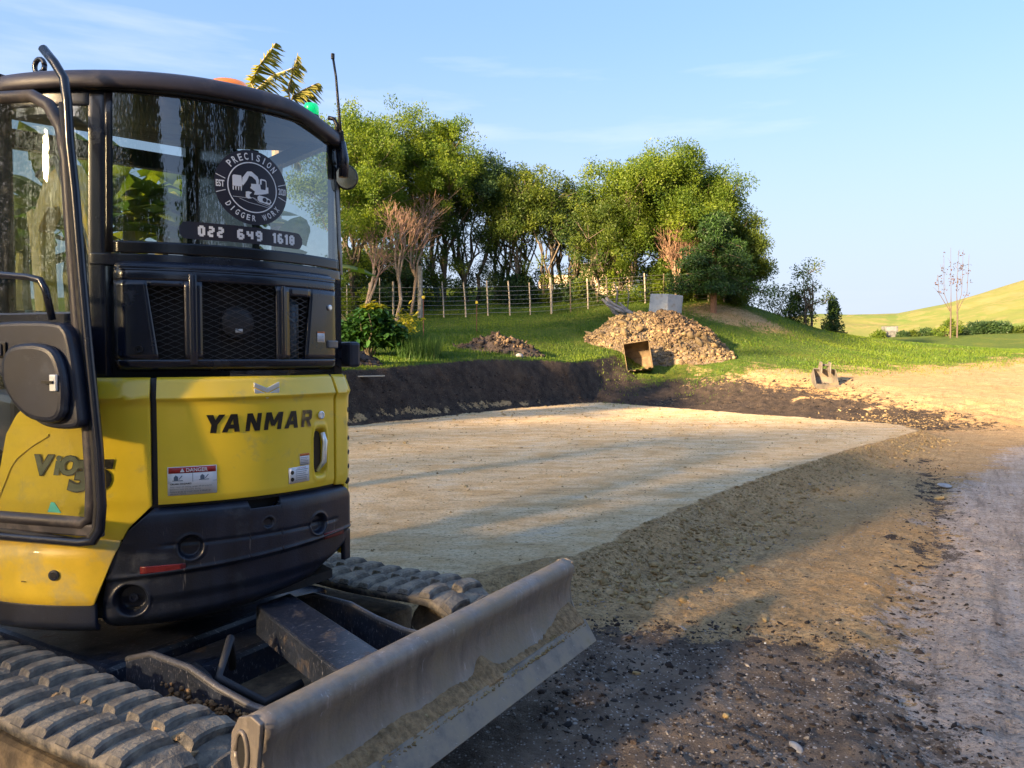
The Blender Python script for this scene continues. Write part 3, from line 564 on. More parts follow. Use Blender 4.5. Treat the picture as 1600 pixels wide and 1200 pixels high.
for i in range(6): plate('text_line', 9.2, 12.9-(i % 3)*.4, .912-.0068*i, .9135-.0068*i, GB, door, .7764)
for i in range(5): plate('text_line', 10.8, 13.1-(i % 2)*.5, .951-.0055*i, .9523-.0055*i, GB, door, .7764)
lettering('sticker_text', 'CAUTION', (9.6, 12.2, .9165, .9205), L1, REDP, door)
for z in (.905, .882):
    o = MB(); o.prism([(8.2+.5*math.cos(w), z+.007*math.sin(w)) for w in [rad(x) for x in range(0, 360, 30)]], lambda p, q, n_: cp(p, .7763+n_, q), 0, .0005); o.build('sticker_picture', BLKP, door)
# --- left yellow side, seen behind the opened cab door
def ls_t(a): return float(ip(a, [-62, -58.9, -57, -54, -50, -46, -42, -38], [.86, .96, 1.06, 1.12, 1.165, 1.2, 1.225, 1.232]))
def ls_b(a): return float(ip(a, [-62, -36.5, -34.7, -32.6, -29.2, -24.2], [.735, .735, .60, .69, .775, .838]) if a > -34 else .735)
side = arcp('side_panel', -62, -24.3, lambda a: max(.735, float(ip(a, [-34.7, -32.6, -29.2, -24.2], [.62, .69, .775, .84]))), ls_t, lambda a, z: yr(a, z)-.001, YEL, na=60, nz=40)
arcp('wheel_arch_fold', -62, -46, lambda a: float(ip(a, [-62, -58, -55, -50, -46], [.80, .90, .98, 1.03, 1.06]))-.004, lambda a: float(ip(a, [-62, -58, -55, -50, -46], [.80, .90, .98, 1.03, 1.06]))+.004, .777, YEL, side, thick=.006)
SF = lambda a, z: cp(a, .7775, z)
for ch, a0, a1, z0, z1, m_ in (('V', -49.3, -44.7, .940, 1.0, GREYP), ('i', -45.0, -43.0, .940, 1.0, GREYP), ('O', -43.5, -39.3, .940, .998, GREYP), ('3', -41.9, -36.3, .890, .984, GREYP), ('5', -36.8, -32.0, .893, .984, BLKP)):
    if ch != 'i': lettering('letter_shadow', ch, (a0-.15, a1+.25, z0-.003, z1+.003), lambda a, z: cp(a, .7768, z), BLKP, side, off=.085, shear=.2)
    lettering('letter', ch, (a0, a1, z0, z1), SF, m_, side, off=.045, shear=.2)
sk_l = lambda a: float(ip(a, [-62, -36.5, -31.2], [.55, .545, .722]))
skirt = arcp('lower_skirt', -62, -31.0, sk_l, lambda a: .742-.0*a, lambda a, z: float(ip(z, [.54, .57, .69, .712, .735, .745], [.782, .792, .797, .793, .780, .768]))-.01*max(0, (a+37)/6), YEL2, na=40, nz=16)
p = cp(-44.4, .797, .642); o = MB().lathe((0, 0, 0), [(.016, .004), (.016, -.003), (.010, -.004), (.010, .004)], 18, 'y').build('drain_hole', BLK, skirt); o.matrix_local = Matrix.Translation(p) @ Matrix.Rotation(rad(-44.4), 4, 'Z')
o = MB().lathe((0, 0, 0), [(.0095, .001), (.0095, -.0045), (.0001, -.0045)], 14, 'y').build('plug', DARK, skirt); o.matrix_local = Matrix.Translation(p) @ Matrix.Rotation(rad(-44.4), 4, 'Z')
arcp('lower_guard', -62, -36.4, .455, lambda a: .546, lambda a, z: .775-.03*max(0, 1-(z-.455)/.03)**2, BLK, nz=10)
# right-hand yellow cover with louvres
rc = arcp('side_cover', 23.0, 29.9, lambda a: float(ip(a, [23, 27, 29.5, 30], [.836, .83, .66, .62])), 1.232, lambda a, z: yr(a, z)+.003-.010*float(smst(27.5, 30, a)), YEL, na=16, nz=30)
MB().add([(.388, -.655, .56), (.388, .55, .56), (.388, .55, 1.215), (.388, -.640, 1.228), (.37, -.65, .56), (.37, .55, .56), (.37, .55, 1.2), (.37, -.64, 1.215)], [(0, 1, 2, 3), (7, 6, 5, 4), (0, 3, 7, 4), (3, 2, 6, 7), (0, 4, 5, 1)]).build('side_panel', YEL, EX)
for i in range(6):  # dark lens shapes paint in the shade of the louvre hollows
    z = 1.10-.052*i; V = MB().lathe((0, 0, 0), [(.001, -.012), (.016, -.008), (.021, 0), (.016, .008), (.001, .012)], 12, 'y'); o = V.build('louvre_hollow_shade', DARK, rc, smooth=True); o.matrix_local = Matrix.Translation(cp(28.5, .7625, z)) @ Matrix.Rotation(rad(34), 4, 'Z') @ Matrix.Scale(1.2, 4, (1, 0, 0)) @ Matrix.Scale(.75, 4, (0, 0, 1))
MB().box(.392, .44, -.66, -.50, 1.255, 1.35).build('filter_box', BLK, EX, bevel=.012)
arcp('lower_guard', 27, 29.8, lambda a: .55, .66, .772, BLK)
# decks that close the body
_o = [cp(a, .735, 0)[:2] for a in range(-110, 30, 5)]+[(.365, .55), (-.45, .6)]
MB().prism(_o, lambda p, q, n_: (p, q, n_), .49, .52).build('house_floor', DARK, EX)
_o = [cp(a, .70, 0)[:2] for a in range(-60, 30, 5)]+[(.36, .55), (-.40, .55)]
MB().prism(_o, lambda p, q, n_: (p, q, n_), 1.19, 1.215).build('house_deck', DARK, EX)
arcp('inner_wall', -36, 28, .60, 1.0, .735, DARK)
arcp('side_panel', -118, -62, .56, .86, .77, YEL)
# --- black ventilated cover above the door
def vr(a, z): return float(ip(z, [1.25, 1.262, 1.28, 1.55, 1.575, 1.588], [.742, .757, .764, .762, .752, .735])) - .018*float(smst(-29.5, -32, a)) - .02*float(smst(24, 27, a))
apl = [(lambda z: ip(z, [1.286, 1.51], [-22.3, -24.6]), lambda z: -16.8, 1.286, 1.51), (lambda z: -12.9, lambda z: 5.0, 1.286, 1.5275), (lambda z: 8.5, lambda z: ip(z, [1.286, 1.498], [13.2, 15.2]), 1.286, 1.498)]
vb = MB()
def patch(aL, aR, z0, z1, nz=8):
    V = []; na = max(2, int((fv(aR, z0)-fv(aL, z0))/1.2)+1)
    for i in range(na+1):
        for j in range(nz+1):
            z = z0+(z1-z0)*j/nz; a = fv(aL, z)+(fv(aR, z)-fv(aL, z))*i/na; V.append(cp(a, vr(a, z), z))
    vb.add(V, [(i*(nz+1)+j, (i+1)*(nz+1)+j, (i+1)*(nz+1)+j+1, i*(nz+1)+j+1) for i in range(na) for j in range(nz)])
patch(-32, 26.2, 1.25, 1.286, 5); patch(-32, 26.2, 1.5275, 1.588, 8)
patch(-32, 26.2, 1.51, 1.5275, 2) if False else None
for aL, aR, zt in ((-32, apl[0][0], 1.5275), (apl[0][1], apl[1][0], 1.5275), (apl[1][1], apl[2][0], 1.5275), (apl[2][1], 26.2, 1.5275)): patch(aL, aR, 1.286, zt, 14)
patch(lambda z: float(ip(z, [1.286, 1.51], [-22.3, -24.6])), -16.8, 1.51, 1.5275, 2); patch(8.5, lambda z: float(ip(z, [1.286, 1.51], [13.2, 15.2])), 1.498, 1.5275, 3)
vent = vb.build('vent_cover', CABM, EX, smooth=True, solid=.012)
gm = PM('grille_wire', (.06, .065, .08), .4, .5)
for aL, aR, z0, z1 in apl:
    g = MB(); sl = .020/3.7     # dz per degree
    k = -60
    while k < 60:
        for s in (1, -1):
            pts = []
            a = -26.
            while a <= 17:
                z = 1.40+k*.01875+s*sl*(a+5)
                inside = z0-.004 < z < z1+.004 and fv(aL, z)-.3 < a < fv(aR, z)+.3
                if inside: pts.append((a, z))
                a += .5
            if len(pts) > 1:
                V = []; 
                for a, z in pts: V += [cp(a, .752, z-.0009), cp(a, .752, z+.0009)]
                g.add(V, [(2*i, 2*i+2, 2*i+3, 2*i+1) for i in range(len(pts)-1)])
        k += 1
    o = mk('grille', g.V, g.F, gm, vent, solid=.002)
arcp('engine_bay_shade', -30, 24, 1.26, 1.54, .70, DARK, vent, thick=.01)  # dark sheet stands in for the shade inside the engine bay
o = MB().lathe((0, 0, 0), [(.055, .0), (.052, -.012), (.03, -.018), (.001, -.018)], 20, 'y').build('fan_hub', PM('fan_plastic', (.03, .032, .04), .5), vent, smooth=True); o.matrix_local = Matrix.Translation(cp(-4.0, .715, 1.405)) @ Matrix.Rotation(rad(-4), 4, 'Z')
plate('hub_sticker', -4.9, -3.0, 1.372, 1.385, WHT, vent, .7345)
MB().tube([cp(9.2, .725, 1.30), cp(9.2, .725, 1.40), cp(10.2, .73, 1.425), cp(11.6, .73, 1.41), cp(11.8, .73, 1.30)], .007, 8).build('hose', PM('grey_hose', (.12, .16, .2), .4), vent, smooth=True)
MB().lathe((0, 0, 0), [(.035, 1.27), (.035, 1.47), (.02, 1.49)], 14).xf(lambda x, y, z: (x+cp(11.5, .70, 0)[0], y+cp(11.5, .70, 0)[1], z)).build('filter_bowl', PM('blue_grey_can', (.05, .08, .12), .35), vent, smooth=True)
# pressed ribs and fixings on the cover
for a, z0, z1, w in ((-14.9, 1.27, 1.55, .9), (6.8, 1.29, 1.53, .55)):
    arcp('rib', a-w, a+w, z0, z1, lambda x, z, a=a, w=w: .764+.004*(1-((x-a)/w)**2)-.0*z, CABM, vent, na=8, thick=.004)
plate('service_sticker', 17.2, 19.8, 1.345, 1.382, WHT, vent, .7655); plate('orange_band', 17.2, 19.8, 1.377, 1.382, ORN, vent, .7660)
for i in range(5): plate('text_line', 17.5, 19.5, 1.370-.005*i, 1.3712-.005*i, GB, vent, .7660)
o = MB().lathe((0, 0, 0), [(.010, .0), (.010, -.006), (.007, -.008), (.001, -.008)], 14, 'y').build('lock', CHROME, vent); o.matrix_local = Matrix.Translation(cp(21.9, .762, 1.468)) @ Matrix.Rotation(rad(21.9), 4, 'Z')
arcp('latch_recess', 21.4, 24.6, 1.365, 1.43, .757, BLKP, vent, thick=.008); arcp('latch_lip', 21.0, 25.0, 1.325, 1.352, lambda a, z: .770, PM('grey_plastic', (.10, .11, .13), .35), vent, thick=.014)
o = MB().lathe((0, 0, 0), [(.013, .002), (.011, -.004), (.006, -.003), (.006, .002)], 14, 'y').build('plug', DARK, vent); o.matrix_local = Matrix.Translation(cp(-26.5, .765, 1.318)) @ Matrix.Rotation(rad(-26.5), 4, 'Z')
# raised moulding round the cover's top edge
arcp('top_moulding', -30.5, 24.8, 1.558, 1.574, lambda a, z: .7615, CABM, vent, thick=.006)

# --- cab
def rc_(z): return float(ip(z, [1.25, 1.6, 2.14], [.725, .722, .700]))
cab = arcp('cab_pillar', -38.4, -34.4, 1.235, 2.15, lambda a, z: rc_(z), CABM, nz=8, thick=.05)
arcp('cab_sill', -38, 31.5, 1.575, 1.612, lambda a, z: rc_(z)+.003, CABM, thick=.03)
rw = arcp('rear_window', -34.3, 31.6, 1.612, 2.12, lambda a, z: rc_(z)+.004, WGLASS, thick=0, na=60, bevel=0)
rw.modifiers.clear()
# black ceramic border printed round the glass
bz = lambda a, z: rc_(z)+.0055
for a0, a1, z0, z1 in ((-34.3, -32.4, 1.612, 2.12), (30.6, 31.6, 1.612, 2.12), (-32.4, 30.6, 1.612, 1.65), (-32.4, 30.6, 2.10, 2.12)):
    arcp('window_border', a0, a1, z0, z1, bz, FRIT, rw, thick=.001, bevel=0)
arcp('lit_cab_edge', 31.4, 33.2, 1.60, 2.12, lambda a, z: rc_(z)+.004, PM('lit_edge_grey', (.16, .17, .18), .4), thick=.02)  # paler grey strip puts grazing light into the cab's right edge colour
# quarter window and rear-left quarter
qw = arcp('quarter_window', -62, -38.4, 1.40, 2.10, lambda a, z: rc_(z)-.003, WGLASS, thick=0, bevel=0, na=20); qw.modifiers.clear()
arcp('cab_lower_wall', -62, -38, 1.20, 1.40, lambda a, z: rc_(z), CABM)
arcp('cab_header', -62, -38, 2.06, 2.15, lambda a, z: rc_(z)+.002, CABM)
UL, UR, VF = -.63, .392, .88
RV0 = -.715*math.cos(rad(33))
def roofz(v): return .25*float(smst(-.25, .9, v))
# pillars and side frames (house coordinates)
fb = MB()
fb.tube([(UL, -.33, 1.2), (UL, -.33, 2.16+roofz(-.33))], .03, 8).tube([(UL, VF, .62), (UL+.02, VF-.04, 2.38)], .03, 8)
fb.box(UL-.02, UL+.02, -.33, VF, 2.09, 2.15); fb.build('door_frame', CABM, EX)
fr = MB(); fr.box(-.62, UR, VF-.03, VF+.02, .55, 1.50).box(-.62, UR, VF-.03, VF+.02, 2.22, 2.30).box(UR-.07, UR, VF-.04, VF+.02, 1.5, 2.44).box(-.62, -.56, VF-.04, VF+.02, 1.5, 2.44).box(-.62, UR, VF-.03, VF+.02, 2.385, 2.44)
fr.build('front_frame', CABM, EX)
sf = MB(); sf.box(UR-.03, UR, RV0, VF, 1.2, 1.60).box(UR-.035, UR, .12, VF, 1.60, 2.2).box(UR-.035, UR, RV0, VF, 2.08, 2.13).box(UR-.035, UR, RV0, RV0+.03, 1.6, 2.1)  # solid part ahead of the window stands in for a dark tree reflection
sf.prism([(.12, 2.12), (VF, 2.12), (VF, 2.42), (.5, 2.33)], lambda p, q, n_: (UR-.03+n_, p, q), 0, .03)
sf.build('right_frame_and_reflection', CABM, EX)
sw = mk('side_window', [(UR-.004, RV0+.03, 1.6), (UR-.004, .12, 1.6), (UR-.004, .12, 2.09), (UR-.004, RV0+.03, 2.09)], [(0, 1, 2, 3)], glass_mat('side_window_glass', (.80, .86, .84), 1.0, .02), EX)
wsn = mk('windscreen', [(-.58, VF-.01, 1.5), (UR-.06, VF-.01, 1.5), (UR-.06, VF-.01, 2.24), (-.58, VF-.01, 2.24)], [(0, 1, 2, 3)], glass_mat('windscreen_glass', (.85, .9, .88), .8, .02), EX)
mk('cab_floor', [(UL, -.5, .62), (UR, -.5, .62), (UR, VF, .62), (UL, VF, .62)], [(0, 1, 2, 3)], DARK, EX)
# roof slab following the cab's outline, rising towards the front
out_ = [(.735*math.sin(rad(a)), -.735*math.cos(rad(a))) for a in np.arange(-61, 31, 2.5)] + [(UR+.012, -.615), (UR+.03, -.55), (UR+.03, .4), (UR+.03, VF+.06), (0, VF+.07), (UL-.03, VF+.05), (UL-.03, .3), (UL-.04, -.2)]
rf = MB(); n_ = len(out_)
prof = [(-.03, 2.118), (-.004, 2.118), (0, 2.128), (0, 2.150), (-.010, 2.166), (-.035, 2.178), (-.12, 2.186), (-.3, 2.19)]
for ins, zz in prof:
    for (x, y) in out_:
        l = math.hypot(x, y-.1); k = (l+ins)/l; dz = .0
        z = zz + roofz(y*k) - .05*float(smst(.12, .42, x))*float(smst(-.2, -.6, y)) - .012*float(smst(-.1, -.6, x))
        rf.V.append((x*k, .1+(y-.1)*k, z))
rf.F = [(i*n_+k, i*n_+(k+1) % n_, (i+1)*n_+(k+1) % n_, (i+1)*n_+k) for i in range(len(prof)-1) for k in range(n_)] + [tuple((len(prof)-1)*n_+k for k in range(n_)), tuple(range(n_))[::-1]]
roof = rf.build('roof', PM('roof_black_paint', (.05, .045, .06), .42, var=.15, dust=.3, dcol=(.13, .12, .13), ds=7), EX, smooth=True)
arcp('roof_drip_strip', -60, 31, 2.106, 2.122, .722, BLKP, roof, thick=.02)
# interior: seat, head liner, levers, boom seen through the glass
se = MB().box(-.42, .10, -.28, .22, .95, 1.10).box(-.40, .08, -.36, -.24, 1.05, 1.55).build('seat', SEATM, EX, bevel=.05, seg=3)
MB().box(-.36, .04, -.37, -.28, 1.55, 1.62).build('head_rest', SEATM, se, bevel=.02)
for u, v in ((-.50, .22), (.18, .22)):
    j = MB().lathe((u, v, 1.18), [(.055, 0), (.06, .02), (.045, .035), (.05, .05), (.035, .065), (.02, .09)], 14).build('control_lever', JOY, EX, smooth=True)
    MB().tube([(u, v, 1.25), (u+.01, v, 1.36), (u+.03, v, 1.42), (u+.035, v, 1.47)], [.016, .020, .028, .022], 8).build('grip', JOY, j, smooth=True)
MB().box(-.60, -.42, -.2, .35, .95, 1.17).build('console', BLK, EX, bevel=.03); MB().box(.10, .33, -.2, .35, .95, 1.17).build('console', BLK, EX, bevel=.03)
# beacon, green light, aerial, mirror, lifting eye, grab bar
MB().lathe((0, 0, 0), [(.085, 2.16), (.085, 2.215), (.06, 2.22)], 24).xf(lambda x, y, z: (x+.03, y-.47, z-.005)).build('beacon_base', BLK, EX)
MB().lathe((0, 0, 0), [(.066, 2.205), (.068, 2.238), (.060, 2.254), (.03, 2.260)], 24).xf(lambda x, y, z: (x+.03, y-.47, z+.0)).build('amber_beacon', AMBER, EX, smooth=True)
gb = MB().lathe((.36, -.44, 0), [(.030, 2.14), (.030, 2.215), (.027, 2.22)], 18).build('light_base', BLK, EX)
MB().lathe((.36, -.44, 0), [(.028, 2.218), (.029, 2.248), (.024, 2.26), (.01, 2.264)], 18).build('green_light', GREEN, EX, smooth=True)
ar = lambda px, py, d: Matrix.Rotation(-TH, 4, 'Z') @ (at(px, py, d) - Vector((CX, CY, 0)))
AD = 2.86
ae = MB().tube([ar(534, 232, AD), ar(530, 180, AD), ar(525, 120, AD), ar(520, 88, AD)], [.007, .0055, .0045, .0045], 8).build('aerial', BLKP, EX, smooth=True)
MB().tube([ar(520, 92, AD), ar(520, 84, AD)], .007, 8).build('tip', BLKP, ae); MB().tube([ar(534, 234, AD), ar(533, 205, AD)], [.011, .009], 10).build('aerial_base', RUB, ae)
mb_ = MB().tube([ar(516, 215, AD), ar(506, 222, AD), ar(526, 226, AD), ar(536, 224, AD)], [.012, .014, .014, .012], 8).tube([ar(513, 184, AD), ar(522, 186, AD), ar(527, 196, AD), ar(525, 222, AD)], .008, 8).tube([ar(512, 226, AD), ar(518, 250, AD), ar(524, 258, AD)], [.010, .010, .008], 8)
mb_.build('mirror_bracket', BLKP, EX, smooth=True)
MB().tube([ar(534, 222, AD), ar(538, 250, AD), ar(537, 276, AD)], [.014, .017, .017], 10).build('mirror_arm', CABM, EX, smooth=True)
mc = ar(541, 277, AD+.02); mi = MB(); mi.lathe((0, 0, 0), [(.001, .03), (.030, .024), (.044, .008), (.047, 0), (.044, -.004)], 24, 'y').xf(lambda x, y, z: Vector((x*.95, y, z)) )
mo = mi.build('mirror', BLKP, EX, smooth=True); mo.matrix_local = Matrix.Translation(mc) @ Matrix.Rotation(rad(-8), 4, 'Y') @ Matrix.Rotation(rad(20)-TH, 4, 'Z')
MB().lathe((0, 0, 0), [(.041, -.0045), (.001, -.006)], 24, 'y').xf(lambda x, y, z: (x*.95, y, z)).build('mirror_glass', PM('mirror_glass', (.55, .5, .4), .15, .8), mo)
le = MB(); q0 = ar(62, 104, 2.52)
ring = [(math.cos(w)*.021, math.sin(w)*.024) for w in [rad(x) for x in range(0, 361, 24)]]
ad_ = Matrix.Rotation(-TH, 3, 'Z') @ Vector((.9, -.3, 0)).normalized()
le.tube([q0+ad_*p+Vector((0, 0, q)) for p, q in ring], .008, 8); le.tube([q0+Vector((0, 0, -.02))+ad_*.008, q0+Vector((0, 0, -.045))+ad_*.03], [.014, .02], 8)
le.build('lifting_eye', CABM, EX, smooth=True)
# --- the cab door, swung back along the side
A0 = Vector((-.472, -.744, 0)); ED = Vector((-.533, .846, 0)).normalized(); ND = Vector((-.846, -.533, 0)).normalized()
dp = lambda s, z, n_=0: A0 + ED*s + ND*n_ + Vector((0, 0, z))
bar = [(.157, 2.178), (.116, 2.133), (.083, 2.085), (.073, 2.02), (.068, 1.90), (.053, 1.766), (.036, 1.547), (.013, 1.291), (-.013, 1.034), (-.020, .868), (-.012, .80), (.012, .765), (.060, .757), (.374, .757), (.76, .757)]
cd = MB().tube([dp(s, z, .01) for s, z in bar], .013, 10).build('cab_door', CABM, EX, smooth=True)
MB().tube([dp(s+.020, z-.006*(i > 9)*-3, .004) for i, (s, z) in enumerate(bar[3:])], .012, 8).build('rubber_seal', RUB, cd, smooth=True)
ifr = [(.78, 2.058), (.332, 2.058), (.21, 2.052), (.15, 2.02), (.105, 1.95), (.088, 1.86), (.074, 1.60), (.062, 1.42), (.046, 1.24), (.030, 1.079), (.022, .921), (.028, .83), (.055, .812), (.371, .812), (.78, .812)]
MB().tube([dp(s, z) for s, z in ifr], .019, 8).build('door_rim', PM('scuffed_door_frame', (.03, .028, .036), .45, var=.3, dust=.35, dcol=(.13, .11, .10), ds=14), cd, smooth=True)
MB().box(-.01, .80, .775, .812, -.012, .012, lambda s, z, n_: dp(s, z, n_)).build('bottom_rail', PM('dusty_door_rail', (.03, .028, .036), .45, dust=.4, dcol=(.13, .11, .10), ds=12), cd, bevel=.006)
MB().box(.07, .80, 1.385, 1.425, -.012, .014, lambda s, z, n_: dp(s, z, n_)).build('middle_rail', CABM, cd, bevel=.006)
gp = MB(); gp.V = [dp(s, z) for s, z in ifr]; gp.F = [tuple(range(len(ifr)))]
mk('door_glass', gp.V, gp.F, DGLASS, cd)
bx = MB().prism([(.40, 1.335), (.36, 1.375), (.32, 1.398), (.113, 1.398), (.052, 1.386), (.030, 1.30), (.014, 1.15), (.008, 1.098), (.06, 1.088), (.145, 1.094), (.20, 1.13), (.245, 1.20), (.33, 1.262), (.38, 1.29)], lambda s, z, n_: dp(s, z, n_), -.01, .055, True)
lb = bx.build('lock_housing', BLK, cd, bevel=.014, seg=3)
MB().prism([(.10+.0, 1.335), (.20, 1.335), (.245, 1.315), (.262, 1.275), (.258, 1.215), (.215, 1.15), (.15, 1.110), (.045, 1.108), (.030, 1.20), (.05, 1.30)], lambda s, z, n_: dp(s, z, n_), .05, .085, True).build('lock_cover', BLK, lb, bevel=.018, seg=3)
MB().box(.262, .335, 1.293, 1.338, .055, .062, lambda s, z, n_: dp(s, z, n_)).build('latch_well', BLKP, lb, bevel=.003); MB().box(.272, .305, 1.298, 1.332, .060, .068, lambda s, z, n_: dp(s, z, n_)).build('release_button', BLK, lb, bevel=.003)
MB().box(.050, .073, 1.20, 1.246, .084, .092, lambda s, z, n_: dp(s, z, n_)).build('latch_plate', CHROME, lb, bevel=.002); MB().box(.058, .095, 1.221, 1.229, .09, .098, lambda s, z, n_: dp(s, z, n_)).build('latch_bolt', BLKP, lb)
MB().tube([dp(.60, 1.56, .06), dp(.349, 1.538, .06), dp(.175, 1.522, .06), dp(.130, 1.512, .06), dp(.113, 1.485, .06), dp(.106, 1.40, .045)], .010, 10).build('grab_bar', CABM, cd, smooth=True)
MB().prism([(.185, .838), (.135, .838), (.160, .868), (.172, .868)], lambda s, z, n_: dp(s, z, n_), .002, .004).build('glass_sticker', TEAL, cd)
# --- boom and arm reaching forward of the cab
bm_ = MB(); bu = .10
pth = [(1.05, .95, .13, .20), (1.35, 1.45, .13, .24), (1.8, 2.05, .12, .28), (2.25, 2.35, .12, .27), (2.7, 2.38, .11, .22), (3.15, 2.2, .10, .16)]
V = []
for i, (vv, zz, w, hgt) in enumerate(pth):
    a = pth[max(i-1, 0)]; c_ = pth[min(i+1, len(pth)-1)]; tx, tz = c_[0]-a[0], c_[1]-a[1]; l = math.hypot(tx, tz); nx, nz_ = -tz/l, tx/l
    for su in (-1, 1):
        for sn in (-1, 1): V.append((bu+su*w/2, vv+sn*nx*hgt/2, zz+sn*nz_*hgt/2))
F = []
for i in range(len(pth)-1):
    b0 = i*4; b1 = b0+4; F += [(b0, b1, b1+1, b0+1), (b0+2, b0+3, b1+3, b1+2), (b0, b0+2, b1+2, b1), (b0+1, b1+1, b1+3, b0+3)]
F += [(0, 1, 3, 2), (20, 22, 23, 21)]
bo = bm_.add(V, F).build('boom', YEL2, EX, bevel=.01)
plate_ = MB().box(bu-.071, bu-.066, 1.72, 1.80, 1.86, 2.0).build('boom_sticker', WHT, bo)
MB().tube([(bu, 1.15, .75), (bu, 1.95, 1.75)], [.05, .05], 12).build('boom_cylinder', BLK, bo, smooth=True)
MB().tube([(bu-.09, 1.2, 1.3), (bu-.09, 1.6, 1.95), (bu-.09, 2.2, 2.5), (bu-.08, 2.8, 2.5)], .018, 8).build('hydraulic_hose', RUB, bo, smooth=True)
a2 = MB(); V = []
for (vv, zz, w, hx) in ((3.35, 2.35, .09, .1), (3.15, 2.15, .1, .16), (2.95, 1.2, .09, .12), (2.9, .75, .08, .09)):
    V += [(bu-w/2, vv-hx, zz), (bu+w/2, vv-hx, zz), (bu+w/2, vv+hx, zz), (bu-w/2, vv+hx, zz)]
F = [(i*4+k, i*4+(k+1) % 4, i*4+4+(k+1) % 4, i*4+4+k) for i in range(3) for k in range(4)] + [(3, 2, 1, 0), (12, 13, 14, 15)]
a2.add(V, F).build('dipper_arm', YEL2, EX, bevel=.01)
MB().box(bu-.16, bu+.16, .85, 1.15, .5, 1.05).build('swing_bracket', YEL2, EX, bevel=.03)

# --- undercarriage, in its own directions (a across, f away from the blade)
DT = TU-TH; cT, sT = math.cos(DT), math.sin(DT)
def uc(a, f, z): return (a*cT-f*sT, a*sT+f*cT, z)
MB().lathe((0, 0, 0), [(.36, .33), (.36, .40), (.33, .40), (.33, .495)], 40).build('slew_ring', DARK, EX)
uf = MB().box(-.60, .36, -.45, .5, .14, .34, uc).box(-.5, .28, -.62, -.45, .16, .30, uc).build('undercarriage_frame', ARMP, EX, bevel=.02)
lug_me = None
def track(ac, w, s_in):
    Rt = .175; zc = .20; f0, f1 = (-1.08, .92) if s_in > 0 else (-.95, 1.05); n_arc = 14; hw = w/2; LS = f1-f0
    path = []
    def pos(t):                       # arclength -> (f, z, tangent angle)
        per = 2*LS+2*math.pi*Rt; t %= per
        if t < LS: return (f0+t, zc+Rt, 0)
        t -= LS
        if t < math.pi*Rt: w_ = t/Rt; return (f1+Rt*math.sin(w_), zc+Rt*math.cos(w_), -w_)
        t -= math.pi*Rt
        if t < LS: return (f1-t, zc-Rt, -math.pi)
        t -= LS; w_ = t/Rt; return (f0-Rt*math.sin(w_), zc-Rt*math.cos(w_), -math.pi-w_)
    per = 2*LS+2*math.pi*Rt; N = 120; mbb = MB()
    sag = lambda f, z: z - (.010*math.sin(math.pi*(f-f0)/LS*3)**2 if z > zc+.1 and f0 < f < f1 else 0)
    for i in range(N):
        f, z, w_ = pos(per*i/N); z = sag(f, z); nx, nz_ = -math.sin(w_), math.cos(w_); nx = math.sin(-w_); 
        for (da, dn) in ((-hw, -.022), (-hw, .004), (-hw*.6, .010), (0, .008), (hw*.6, .010), (hw, .004), (hw, -.022)): mbb.V.append(uc(ac+da, f+math.sin(-w_)*dn, z+math.cos(w_)*dn))
    mbb.F = [(i*7+k, ((i+1) % N)*7+k, ((i+1) % N)*7+(k+1) % 7, i*7+(k+1) % 7) for i in range(N) for k in range(7)]
    tr = mbb.build('track', TRK, EX, smooth=True)
    global lug_me
    if lug_me is None:
        # one moulded bar: rounded ridge, wide at the outside, turning in to the middle
        V = []; QS = [0, .07, .25, .5, .75, .92, 1]; nsec = 7
        for i in range(nsec):
            q = QS[i]; x = (.02+q*.98)*hw; wd = .040; sh = .014*math.sin(q*3.0)-.01*q; hh = (.004, .024, .026, .025, .023, .018, .003)[i]
            for (dy, dz) in ((-wd*1.0, 0), (-wd*.84, hh*.75), (-wd*.62, hh), (wd*.62, hh), (wd*.84, hh*.75), (wd*1.0, 0)): V.append((x, sh+dy*.72, dz))
        F = [(i*6+k, i*6+k+1, (i+1)*6+k+1, (i+1)*6+k) for i in range(nsec-1) for k in range(5)] + [tuple(range(6))[::-1], tuple((nsec-1)*6+k for k in range(6))]
        lug_me = bpy.data.meshes.new('track_lug'); lug_me.from_pydata(V, [], F); lug_me.materials.append(TRK); lug_me.update()
    nl = 50
    for i in range(nl):
        for side_ in (-1, 1):
            t = per*(i+(.5 if side_ > 0 else 0))/nl; f, z, w_ = pos(t); z = sag(f, z)
            o = bpy.data.objects.new('track_lug', lug_me); COL.objects.link(o); o.parent = tr
            B = Matrix(((side_, 0, 0), (0, math.cos(w_), math.sin(-w_)), (0, -math.sin(-w_), math.cos(w_)))); 
            T = Matrix(((cT, -sT, 0), (sT, cT, 0), (0, 0, 1)))
            Mx = (T @ B).to_4x4(); Mx.translation = Vector(uc(ac, f, z)) + (T @ B).to_4x4().to_3x3() @ Vector((0, 0, .006)); o.matrix_local = Mx
    for f in (-.78, -.48, -.18, .12, .42, .70):
        MB().lathe((0, 0, 0), [(.05, -.08), (.065, -.075), (.065, -.03), (.045, -.03), (.045, .03), (.065, .03), (.065, .075), (.05, .08)], 16, 'x').xf(lambda x, y, z: uc(ac+x, f+y, .095+z)).build('roller', MUDF, tr)
    for f, nm in ((f0, 'idler'), (f1, 'sprocket')):
        MB().lathe((0, 0, 0), [(.04, -.07), (.10, -.06), (.148, -.03), (.148, .03), (.10, .06), (.04, .07)], 24, 'x').xf(lambda x, y, z: uc(ac+x, f+y, zc+z)).build(nm, MUDF, tr)
    MB().box(ac-.085, ac+.085, f0+.22, f1-.2, .10, .255, uc).build('track_frame', MUDF, tr, bevel=.02)
    return tr
trL = track(-.825, .29, 1); trR = track(.485, .29, -1)
